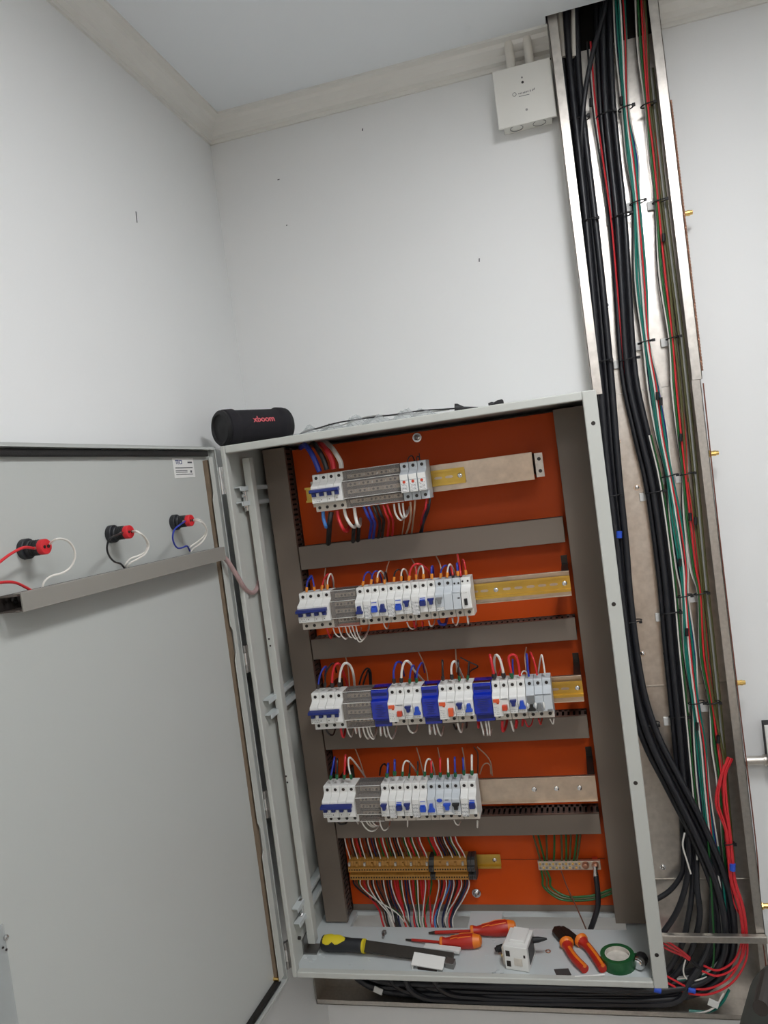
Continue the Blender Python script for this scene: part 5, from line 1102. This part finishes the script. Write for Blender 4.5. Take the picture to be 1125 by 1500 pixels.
# ------------------------------------------------------------------ things on the wall
# junction box with two conduits
jc = [at(720, 107, .325), at(804, 85, .325), at(817, 169, .325), at(732, 192, .325)]
jx0, jx1 = (jc[0].x+jc[3].x)/2, (jc[1].x+jc[2].x)/2; jz1, jz0 = (jc[0].z+jc[1].z)/2, (jc[2].z+jc[3].z)/2
jb = thing('junction_box', ((jx0+jx1)/2, YW, jz0), 'square white junction box below the ceiling beside the trunking', 'junction box')
jx1 = min(jx1, TX0-0.004)
MB().box((jx0, 0.321, jz0), (jx1, 0.327, jz1)).build('lid', 'box_lid', jb, bevel=0.0015)
MB().box((jx0+0.010, 0.327, jz0+0.006), (jx1-0.010, YW-0.0005, jz1-0.010)).build('back_box', 'box_lid', jb, bevel=0.002)
for q in (0.3, 0.7):
    c = Vector((jx0+(jx1-jx0)*q, 0.350, jz0+0.006)); rg = [c+Vector((0.015*math.cos(a), 0.015*math.sin(a), -0.0006)) for a in [2*math.pi*i/20 for i in range(21)]]
    MB().tube(rg, 0.0006, 5, smooth=False).build('knockout_ring', 'ink', jb)
for px, py, r in ((764.5, 113.5, .0022), (765.5, 120.5, .0030), (771.5, 160.5, .0028)):
    c = at(px, py, .321); MB().cyl(c+Vector((0, .001, 0)), c+Vector((0, -.0005, 0)), r, 10).build('lid_screw', 'steel' if r < .0029 else 'hole', jb)
lc = at(753.5, 138.5, .3208); rg = [lc+Vector((0.0042*math.cos(a), 0, 0.0042*math.sin(a))) for a in [2*math.pi*i/20 for i in range(21)]]
MB().tube(rg, 0.0005, 5, smooth=False).build('logo_ring', 'ink', jb)
lg = MB()
for k, (px, py, h) in enumerate(((760, 137.2, 2.0), (762.2, 136.8, 2.0), (764.4, 136.3, 2.0), (766.6, 135.9, 2.0), (768.8, 135.2, 2.4), (771, 134.4, 2.6), (773.3, 133.8, 2.6), (776.6, 132.8, 3.0), (780.4, 131.6, 3.0), (782.4, 130.2, 3.4))):
    q = at(px, py, .3208); s_ = h*0.0007; lg.obox(q, (0.0009, 0, 0.0002), (0, 0.0001, 0), (0.0002+0.0008*(k > 7), 0, s_))
lg.build('logo_lettering', 'ink', jb)
q0, q1 = at(760, 141.5, .3208), at(775.5, 138, .3208)
MB().obox((q0+q1)/2, (q1-q0)/2, (0, 0.0001, 0), (0, 0, 0.0006)).build('logo_small_print', 'ink', jb)
for k, (px, lab) in enumerate(((746, 'left white conduit rising from the junction box into the ceiling'), (774, 'right white conduit rising from the junction box into the ceiling'))):
    x = at(px, 75, .345).x; t = thing('wall_conduit', (x, .348, jz1-0.012), lab, 'conduit', 'white conduits above the junction box')
    MB().cyl((x, .342, jz1-0.0095), (x, .342, ZC-0.0005), 0.0105, 16).build('tube', 'pipe_white', t, smooth=True)
    MB().cyl((x, .342, jz1-0.0098), (x, .342, jz1+0.004), 0.0125, 16).build('coupling', 'pipe_white', t, smooth=True)
# galvanized conduit and wall box on the right
cz = at(1100, 1114, .352).z
t = thing('steel_conduit', (1.08, .352, cz-0.011), 'short galvanized conduit running right from the trunking along the wall', 'conduit')
x1c = at(1118, 1112, .352).x
MB().cyl((TX1-0.003, .352, cz), (1.45, .352, cz), 0.0105, 18).build('tube', 'galv', t, smooth=True)
MB().cyl((x1c, .352, cz), (x1c+0.05, .352, cz), 0.0128, 18).build('coupling', 'galv', t, smooth=True)
MB().cyl((TX1-0.0035, .352, cz), (TX1+0.008, .352, cz), 0.0135, 6).build('lock_nut', 'steel', t)
bx = at(1119, 1062, .33); t = thing('wall_box', (bx.x+0.06, YW, bx.z-0.11), 'grey wall box with dark lid edge cut by the right photo edge', 'wall box')
MB().box((bx.x+0.004, .332, bx.z-0.11), (bx.x+0.13, YW-0.0005, bx.z-0.004)).build('back_box', 'rubber', t)
MB().box((bx.x, .324, bx.z-0.115), (bx.x+0.134, .331, bx.z)).build('lid', 'plastic_white', t, bevel=0.0015)
MB().box((bx.x+0.01, .3235, bx.z-0.105), (bx.x+0.124, .3242, bx.z-0.01)).build('panel', 'steel', t)

# ------------------------------------------------------------------ on top of the cabinet
th = math.radians(55); SA = Vector((math.cos(th), math.sin(th), 0)); r0 = 0.0432
s0 = Vector((-0.014, 0.040, CH+r0+0.0002))
sp = thing('bluetooth_speaker', (s0.x+0.05, s0.y+0.07, CH), 'black cylindrical fabric speaker with pink lettering on the cabinet corner', 'speaker')
MB().lathe([(0.008, r0-0.005), (0.012, r0-0.001), (0.032, r0), (0.036, r0-0.003), (0.042, r0-0.0035), (0.142, r0-0.0035), (0.148, r0-0.003), (0.152, r0), (0.168, r0-0.001), (0.172, r0-0.005)], s0, SA, 36).build('fabric_sleeve', 'fabric', sp, smooth=True)
for d, sg in ((0.0, 1), (0.180, -1)):
    MB().lathe([(0.010, r0-0.0035), (0.004, r0-0.0025), (0.0, r0-0.006), (-0.0005, r0-0.011), (0.004, r0-0.0135), (0.0045, 0.014), (0.0035, 0.012), (0.0035, 0.001)], s0+SA*d, SA*sg, 36).build('end_ring', 'rubber', sp, smooth=True)
for d in (0.03, 0.15): MB().box((s0.x+SA.x*d-0.006, s0.y+SA.y*d-0.01, CH+0.0001), (s0.x+SA.x*d+0.006, s0.y+SA.y*d+0.01, CH+0.003)).build('foot', 'rubber', sp)
nv = Vector((math.sin(th), -math.cos(th), 0)); nt = (nv*math.cos(0.3)+Vector((0, 0, 1))*math.sin(0.3)).normalized(); upv = (Vector((0, 0, 1))*math.cos(0.3)-nv*math.sin(0.3)).normalized()
text('lettering', 'xboom', 0.020, s0+SA*0.096+nt*(r0-0.0028), SA, upv, 'pink_text', sp, depth=0.0006, bold=0.0004)
# plastic bag with a thin cable
bg = thing('plastic_bag', (0.30, 0.10, CH), 'crumpled clear plastic bag lying along the cabinet top', 'plastic bag')
nx, ny = 46, 12; vs = []; fs = []
for i in range(nx+1):
    for j in range(ny+1):
        x = 0.135+0.36*i/nx+random.uniform(-0.002, 0.002); y = 0.035+0.15*j/ny+random.uniform(-0.003, 0.003)
        e = min(1, 4*min(i/nx, 1-i/nx)+0.15)*min(1, 5*min(j/ny, 1-j/ny)+0.1); h = 0.002+e*(0.013+0.009*math.sin(i*0.9+j*0.7)+random.uniform(-0.006, 0.006)+0.006*math.sin(i*0.37))
        vs.append((x, y, CH+max(0.0006, h)))
for i in range(nx):
    for j in range(ny): a = i*(ny+1)+j; fs.append((a, a+ny+1, a+ny+2, a+1))
MB().add(vs, fs).build('film', 'clear_bag', bg)
wire([(0.165, 0.06, CH+0.003), (0.175, 0.05, CH+0.006), (0.21, 0.055, CH+0.012), (0.26, 0.06, CH+0.018), (0.32, 0.07, CH+0.019), (0.38, 0.075, CH+0.018), (0.44, 0.08, CH+0.018), (0.49, 0.085, CH+0.014), (0.515, 0.085, CH+0.012)], 0.0017, 'w_black', 'thin black cable running through the plastic bag on the cabinet')
wire([(0.165, 0.06, CH+0.003), (0.185, 0.07, CH+0.014), (0.25, 0.08, CH+0.012), (0.32, 0.09, CH+0.024), (0.40, 0.09, CH+0.016), (0.50, 0.09, CH+0.012)], 0.0013, 'w_grey', 'thin grey cable lying beside the black one in the bag')
t = thing('cable_connector', (0.53, 0.085, CH), 'black cone-shaped cable connector on the cabinet top beside the bag', 'connector')
MB().lathe([(0, 0.011), (0.006, 0.011), (0.012, 0.008), (0.02, 0.0045), (0.05, 0.003)], (0.512, 0.085, CH+0.0115), (1, 0.1, -0.12), 14).build('body', 'rubber', t, smooth=True)
t = thing('connector_plug', (0.60, 0.08, CH), 'small black plug lying further right on the cabinet top', 'connector')
MB().lathe([(0, 0.005), (0.008, 0.006), (0.012, 0.004), (0.02, 0.007), (0.03, 0.007), (0.032, 0.004)], (0.585, 0.08, CH+0.0075), (1, 0.05, 0.06), 12).build('body', 'rubber', t, smooth=True)

# ------------------------------------------------------------------ tools on the cabinet floor
ZF0 = 0.0102
def axis3(a, b): a, b = Vector(a), Vector(b); return a, (b-a).normalized(), (b-a).length
# rasp
a, dv, L = axis3((0.046, 0.083, 0.029), (0.158, 0.071, 0.030))
rs = thing('rasp', (0.2, 0.066, ZF0), 'flat rasp with black and yellow handle lying on cabinet floor', 'rasp')
MB().lathe([(0, 0.010), (0.004, 0.0165), (0.020, 0.0185), (0.050, 0.0165), (0.075, 0.0145), (0.095, 0.0150), (0.104, 0.0150), (0.108, 0.012)], a, dv, 18).build('handle', 'tool_black', rs, smooth=True)
MB().lathe([(0.104, 0.0154), (0.109, 0.0154), (0.110, 0.012)], a, dv, 18).build('collar', 'tool_yellow', rs, smooth=True)
up_ = Vector((0, 0, 1)); sd = dv.cross(up_).normalized()
pz = MB(); prs = []
for i in range(9):
    d0 = 0.003+i*0.0075; rr = [0.0140, 0.0168, 0.0182, 0.0188, 0.0186, 0.0180, 0.0174, 0.0168, 0.0163][i]+0.0012; w = [0.5, 0.75, 0.85, 0.8, 0.5, 0.75, 0.7, 0.45, 0.2][i]
    prs.append((d0, rr, w))
vs = []; fs = []
for d0, rr, w in prs:
    for j in range(9):
        q = (j/8-0.5)*2*w+0.35; vs.append(a+dv*d0+(up_*math.cos(q)+sd*math.sin(q))*rr)
for i in range(len(prs)-1):
    for j in range(8): k = i*9+j; fs.append((k, k+1, k+10, k+9))
MB().add(vs, fs).build('yellow_grip', 'tool_yellow', rs, smooth=True)
e0 = a+dv*0.108; e1 = Vector((0.362, 0.047, 0.020)); bl = (e1-e0); bd = bl.normalized(); bs = Vector((bd.y, -bd.x, 0)).normalized(); bn = bs.cross(bd); tl = (bs*0.8-Vector((0, 0, 1))*0.6).normalized(); tn = tl.cross(bd).normalized()
MB().obox((e0+e1)/2, bl*0.5, tl*0.0125, tn*0.0032).build('blade', 'dark_steel', rs, bevel=0.001)
# screwdrivers
def driver(h0, h1, tip, label, r):
    h0, h1, tip = map(Vector, (h0, h1, tip)); d = (h1-h0).normalized(); L = (h1-h0).length
    t = thing('screwdriver', ((h0+h1)/2).xy.to_3d()+Vector((0, 0, ZF0)), label, 'screwdriver', 'red insulated screwdrivers')
    MB().lathe([(0.012, r*0.88), (0.022, r), (0.045, r*0.99), (L*0.72, r*0.70), (L*0.86, r*0.55), (L*0.93, r*0.72), (L, r*0.66)], h0, d, 20).build('handle', 'tool_red', t, smooth=True)
    MB().lathe([(0, r*0.45), (0.003, r*0.75), (0.012, r*0.90), (0.018, r*0.985), (0.0185, r*0.9)], h0, d, 20).build('end_cap', 'tool_orange', t, smooth=True)
    MB().lathe([(L*0.93, r*0.74), (L*0.99, r*0.70), (L, r*0.5)], h0, d, 20).build('collar_ring', 'tool_orange', t, smooth=True)
    s_ = d.cross(Vector((0, 0, 1))).normalized()
    for sg in (-1, 1):
        pts = [h0+d*q+(Vector((0, 0, 1))*math.cos(ang)-s_*sg*math.sin(ang))*rr for q, rr, ang in ((0.022, r*1.0, 0.4), (0.045, r*1.0, 0.5), (L*0.55, r*0.86, 0.5), (L*0.60, r*0.82, 0.35), (L*0.74, r*0.70, 0.5))]
        MB().tube(pts, 0.0011, 6, 4).build('grip_stripe', 'tool_orange', t, smooth=True)
    sdv = (tip-h1).normalized(); SL = (tip-h1).length
    MB().cyl(h1-sdv*0.004, h1+sdv*(SL-0.016), 0.0040 if r > .0165 else .0032, 12).build('insulated_shaft', 'tool_red', t, smooth=True)
    MB().cyl(h1+sdv*(SL-0.016), tip, 0.0036 if r > .0165 else .0024, 10, 0.0018).build('tip', 'dark_steel', t, smooth=True)
driver((0.492, 0.158, 0.0272), (0.388, 0.144, 0.0235), (0.287, 0.150, 0.0150), 'larger red and orange screwdriver, the one farther back', 0.0170)
driver((0.418, 0.105, 0.0262), (0.323, 0.104, 0.0215), (0.237, 0.124, 0.0140), 'smaller red and orange screwdriver, in front of the larger', 0.0160)
# pliers
pl = thing('diagonal_pliers', (0.62, 0.1, ZF0), 'open side cutters with dark jaws and red-orange insulated handles', 'pliers')
hd = MB(); z = ZF0+0.0055
jaw1 = [(0.572, 0.155), (0.576, 0.172), (0.590, 0.176), (0.604, 0.158), (0.618, 0.132), (0.612, 0.118), (0.600, 0.116), (0.585, 0.130)]
hd.prism(jaw1, (0, 0, ZF0), (1, 0, 0), (0, 1, 0), (0, 0, 0.011)); hd.build('jaw', 'dark_steel', pl, bevel=0.002)
jaw2 = [(0.588, 0.168), (0.598, 0.172), (0.612, 0.158), (0.632, 0.130), (0.630, 0.116), (0.614, 0.116), (0.600, 0.140)]
MB().prism(jaw2, (0, 0, ZF0+0.001), (1, 0, 0), (0, 1, 0), (0, 0, 0.012)).build('jaw', 'dark_steel', pl, bevel=0.002)
MB().cyl((0.612, 0.130, ZF0), (0.612, 0.130, ZF0+0.0155), 0.008, 16).build('pivot', 'dark_steel', pl, smooth=True)
def handle(pts, nm):
    P = [Vector(p) for p in pts]; h = MB().tube(P, [0.0135, 0.0140, 0.0105, 0.0092, 0.0090, 0.0090, 0.0092, 0.0094, 0.0094, 0.0095, 0.0095, 0.0094, 0.0092, 0.0090, 0.0088, 0.0074], 14, 4).build('handle', 'tool_red', pl, smooth=True)
    q = P[0]; dd = (P[1]-P[0]).normalized(); MB().lathe([(-0.001, 0.0125), (0.003, 0.0158), (0.008, 0.0150), (0.012, 0.0108)], q, dd, 16).build('guard', 'tool_orange', h, smooth=True)
    MB().tube([p+Vector((0.001, -0.001, 0.0068)) for p in P[1:]], 0.0040, 8, 4).build('orange_grip', 'tool_orange', h, smooth=True)
handle([(0.604, 0.112, 0.0225), (0.610, 0.085, 0.0205), (0.623, 0.055, 0.0200), (0.642, 0.025, 0.0195)], 'a')
handle([(0.634, 0.122, 0.0225), (0.650, 0.097, 0.0205), (0.665, 0.063, 0.0200), (0.678, 0.028, 0.0195)], 'b')
# tape roll
tp_ = thing('tape_roll', (0.710, 0.055, ZF0), 'roll of green insulating tape standing by the right frame', 'tape')
c = Vector((0.710, 0.055, ZF0))
def ring(ri, ro, z0, z1, nm, m, n=36):
    vs = []; fs = []
    for k in range(n):
        w = 2*math.pi*k/n; cx, sx = math.cos(w), math.sin(w)
        for r, zz in ((ro, z0), (ro, z1), (ri, z1), (ri, z0)): vs.append(c+Vector((cx*r, sx*r, zz)))
    for k in range(n):
        for j in range(4): fs.append((k*4+j, ((k+1) % n)*4+j, ((k+1) % n)*4+(j+1) % 4, k*4+(j+1) % 4))
    MB().add(vs, fs).build(nm, m, tp_, smooth=True)
ring(0.0255, 0.0345, 0, 0.025, 'tape', 'tape_green'); ring(0.0235, 0.0254, 0.0005, 0.0245, 'core', 'card')
MB().lathe([(0, 0.0234), (0.0165, 0.0234)], c, (0, 0, 1), 24).build('dusty_inside', 'card', tp_)
MB().obox(c+Vector((0.036, 0.002, 0.0125)), (0.004, 0.001, 0), (0, 0.0008, 0), (0, 0, 0.0122)).build('loose_end', 'tape_green', tp_)
# cable gland
gl = thing('cable_gland', (0.757, 0.045, ZF0), 'chrome and black cable gland in the right corner of cabinet floor', 'cable gland')
ga = Vector((0.5, 0.85, 0.15)).normalized()
MB().lathe([(0, 0.0095), (0.002, 0.0115), (0.006, 0.0115), (0.006, 0.0125), (0.010, 0.0125), (0.010, 0.0112), (0.015, 0.0112)], (0.747, 0.034, ZF0+0.0130), ga, 18).build('metal_ring', 'chrome', gl, smooth=True)
MB().lathe([(0.015, 0.0130), (0.026, 0.0130), (0.030, 0.010), (0.034, 0.006)], (0.747, 0.034, ZF0+0.0130), ga, 10).build('nut', 'rubber', gl)
# loose breaker
lb_ = thing('loose_contactor', (0.507, 0.055, ZF0), 'loose white breaker module with black wire stubs lying on cabinet floor', 'breaker')
ang = math.radians(-12); ux = Vector((math.cos(ang), math.sin(ang), 0)); uy = Vector((0.16, 0.98, 0)).normalized(); o = Vector((0.507, 0.060, ZF0))
MB().obox(o+Vector((0, 0, 0.0265)), ux*0.026, uy*0.034, (0, 0, 0.0262)).build('housing', 'plastic_white', lb_, bevel=0.002)
MB().obox(o+uy*0.004+Vector((0.002, 0, 0.0545)), ux*0.017, uy*0.024, (0, 0, 0.0045)).build('raised_front', 'plastic_white', lb_, bevel=0.0015)
for dx, zz, hh_ in ((-0.017, 0.036, 0.006), (-0.017, 0.014, 0.006), (0.019, 0.034, 0.003)):
    MB().obox(o-uy*0.0340+ux*dx+Vector((0, 0, zz)), ux*(0.0045 if hh_ > .004 else .002), uy*0.0006, (0, 0, hh_)).build('terminal_window', 'hole', lb_)
MB().obox(o-uy*0.0342+ux*0.004+Vector((0, 0, 0.020)), ux*0.009, uy*0.0008, (0, 0, 0.008)).build('clip', 'card', lb_, bevel=0.0006)
MB().obox(o+ux*0.0263+Vector((0, 0, 0.028)), ux*0.0007, uy*0.022, (0, 0, 0.018)).build('side_panel', 'terminal_grey', lb_)
MB().obox(o-ux*0.030-uy*0.010+Vector((0, 0, 0.020)), ux*0.004, uy*0.012, (0, 0, 0.0195)).build('side_flange', 'mcb_warm', lb_, bevel=0.001)
MB().lathe([(0, 0.0072), (0.035, 0.0072), (0.036, 0.005), (0.040, 0.0045)], o-ux*0.022+uy*0.02+Vector((0, 0, 0.022)), Vector((-1, -0.1, -0.28)), 12).build('wire_stub', 'rubber', lb_, smooth=True)
MB().lathe([(0, 0.0065), (0.012, 0.0060), (0.030, 0.0020)], o+ux*0.026+uy*0.024+Vector((0, 0, 0.036)), Vector((1, 0.1, 0.05)), 12).build('wire_stub', 'rubber', lb_, smooth=True)
MB().lathe([(0, 0.0055), (0.006, 0.0055), (0.009, 0.003)], o-ux*0.033-uy*0.004+Vector((0, 0, 0.012)), Vector((-1, -0.4, 0)), 6).build('brass_nut', 'brass', lb_)
# white plastic cover piece with grey clip
wc = thing('plastic_cover', (0.31, 0.03, ZF0), 'broken white plastic cover propped in front of the rasp tip', 'plastic cover')
o = Vector((0.308, 0.034, 0.0225)); ux = Vector((0.97, -0.12, -0.06)).normalized(); uy = Vector((0.1, 0.86, 0.35)).normalized()
MB().obox(o, ux*0.036, uy*0.015, ux.cross(uy)*0.0018).build('face', 'plastic_white', wc, bevel=0.0008)
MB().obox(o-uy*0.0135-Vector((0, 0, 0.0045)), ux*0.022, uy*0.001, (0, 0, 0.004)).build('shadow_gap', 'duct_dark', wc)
MB().obox(o-ux*0.034-Vector((0, 0.004, 0.005)), ux*0.0012, uy*0.012, (0, 0, 0.006)).build('side', 'plastic_white', wc)
MB().obox((0.356, 0.036, 0.0175), (0.010, -0.003, 0), (0.002, 0.008, 0.002), (0, 0, 0.006)).build('clip', 'steel', wc, bevel=0.001)
tag(MB().obox((0.330, 0.085, 0.0190), (0.042, -0.006, 0), (0.001, 0.008, 0), (0, 0, 0.0035)).build('white_strip', 'plastic_white', None, bevel=0.001, org=(0.33, 0.085, 0.0155)), 'narrow white plastic strip lying behind the rasp blade', 'plastic strip')
# bolt, washer, tape scrap, stick
t = thing('loose_bolt', (0.195, 0.13, ZF0), 'small loose hex bolt lying behind the rasp', 'bolt')
p = atz(563, 1365, ZF0+0.004); MB().lathe([(0, 0.0062), (0.005, 0.0062)], p, (0.1, -1, 0), 6).build('head', 'steel', t); MB().cyl(p, p+Vector((0.002, -0.022, 0)), 0.003, 10).build('shank', 'steel', t)
p = atz(803, 1394, ZF0); rg = [p+Vector((0.0048*math.cos(a), 0.0048*math.sin(a), 0.0012)) for a in [2*math.pi*i/20 for i in range(21)]]
tag(MB().tube(rg, 0.0012, 6, smooth=False).build('washer', 'copper', None, smooth=True, org=p), 'small copper washer between loose breaker and pliers', 'washer')
for (px, py), sx, lab in (((824, 1424), 0.015, 'black tape scrap lying left of the pliers handles'),):
    p = atz(px, py, ZF0+0.0008); tag(MB().obox(p, (sx, 0.002, 0), (-0.003, 0.010, 0), (0, 0, 0.0007)).build('tape_scrap', 'terminal_grey', None, org=p), lab, 'tape scrap')
a = atz(842, 1431, ZF0+0.0022); e = atz(886, 1428, ZF0+0.0022)
tag(MB().cyl(a, e, 0.0020, 8).build('white_stick', 'plastic_white', None, smooth=True, org=a), 'thin white plastic stick under the pliers handles', 'stick')
cr = [(541, 1405), (533, 1420), (724, 1377), (705, 1384), (725, 1381), (886, 1390), (640, 1412), (712, 1399), (450, 1400), (455, 1396), (466, 1394), (512, 1413), (580, 1400), (745, 1392), (700, 1392)]
m = MB()
for px, py in cr:
    p = atz(px, py, ZF0+0.0005); q = random.uniform(0, 3); s_ = random.uniform(0.0015, 0.0042); m.obox(p, (s_*math.cos(q), s_*math.sin(q), 0), (-0.0012*math.sin(q), 0.0012*math.cos(q), 0), (0, 0, 0.0005))
for px, py in ((448, 1403), (455, 1408), (461, 1404), (468, 1398), (475, 1401), (724, 1424), (729, 1421), (735, 1425)):
    p = atz(px, py, ZF0+0.0012); m.obox(p, (0.004, 0.001, 0), (0, 0.0012, 0), (0, 0, 0.0012))
db = m.build('plaster_crumbs', 'dust'); db['kind'] = 'stuff'; tag(db, 'white plaster crumbs and clippings scattered on the cabinet floor', 'debris')
# dark round thing in the near corner
fg = thing('dark_barrel', (1.05, -0.35, ZF), 'dark grey rounded plastic barrel top cut by the bottom right photo corner', 'barrel')
MB().lathe([(0, 0.12), (0.01, 0.15), (0.85, 0.165), (0.93, 0.165), (0.99, 0.145), (1.03, 0.11), (1.045, 0.05), (1.048, 0.01)], (1.045, -0.35, ZF+0.0005), (0, 0, 1), 48).build('shell', 'foreground', fg, smooth=True)
c = at(1114, 1477, -0.50); MB().lathe([(0, 0.010), (0.10, 0.010)], c, (0.3, 1, -0.2), 14).build('grip_hole', 'hole', fg)
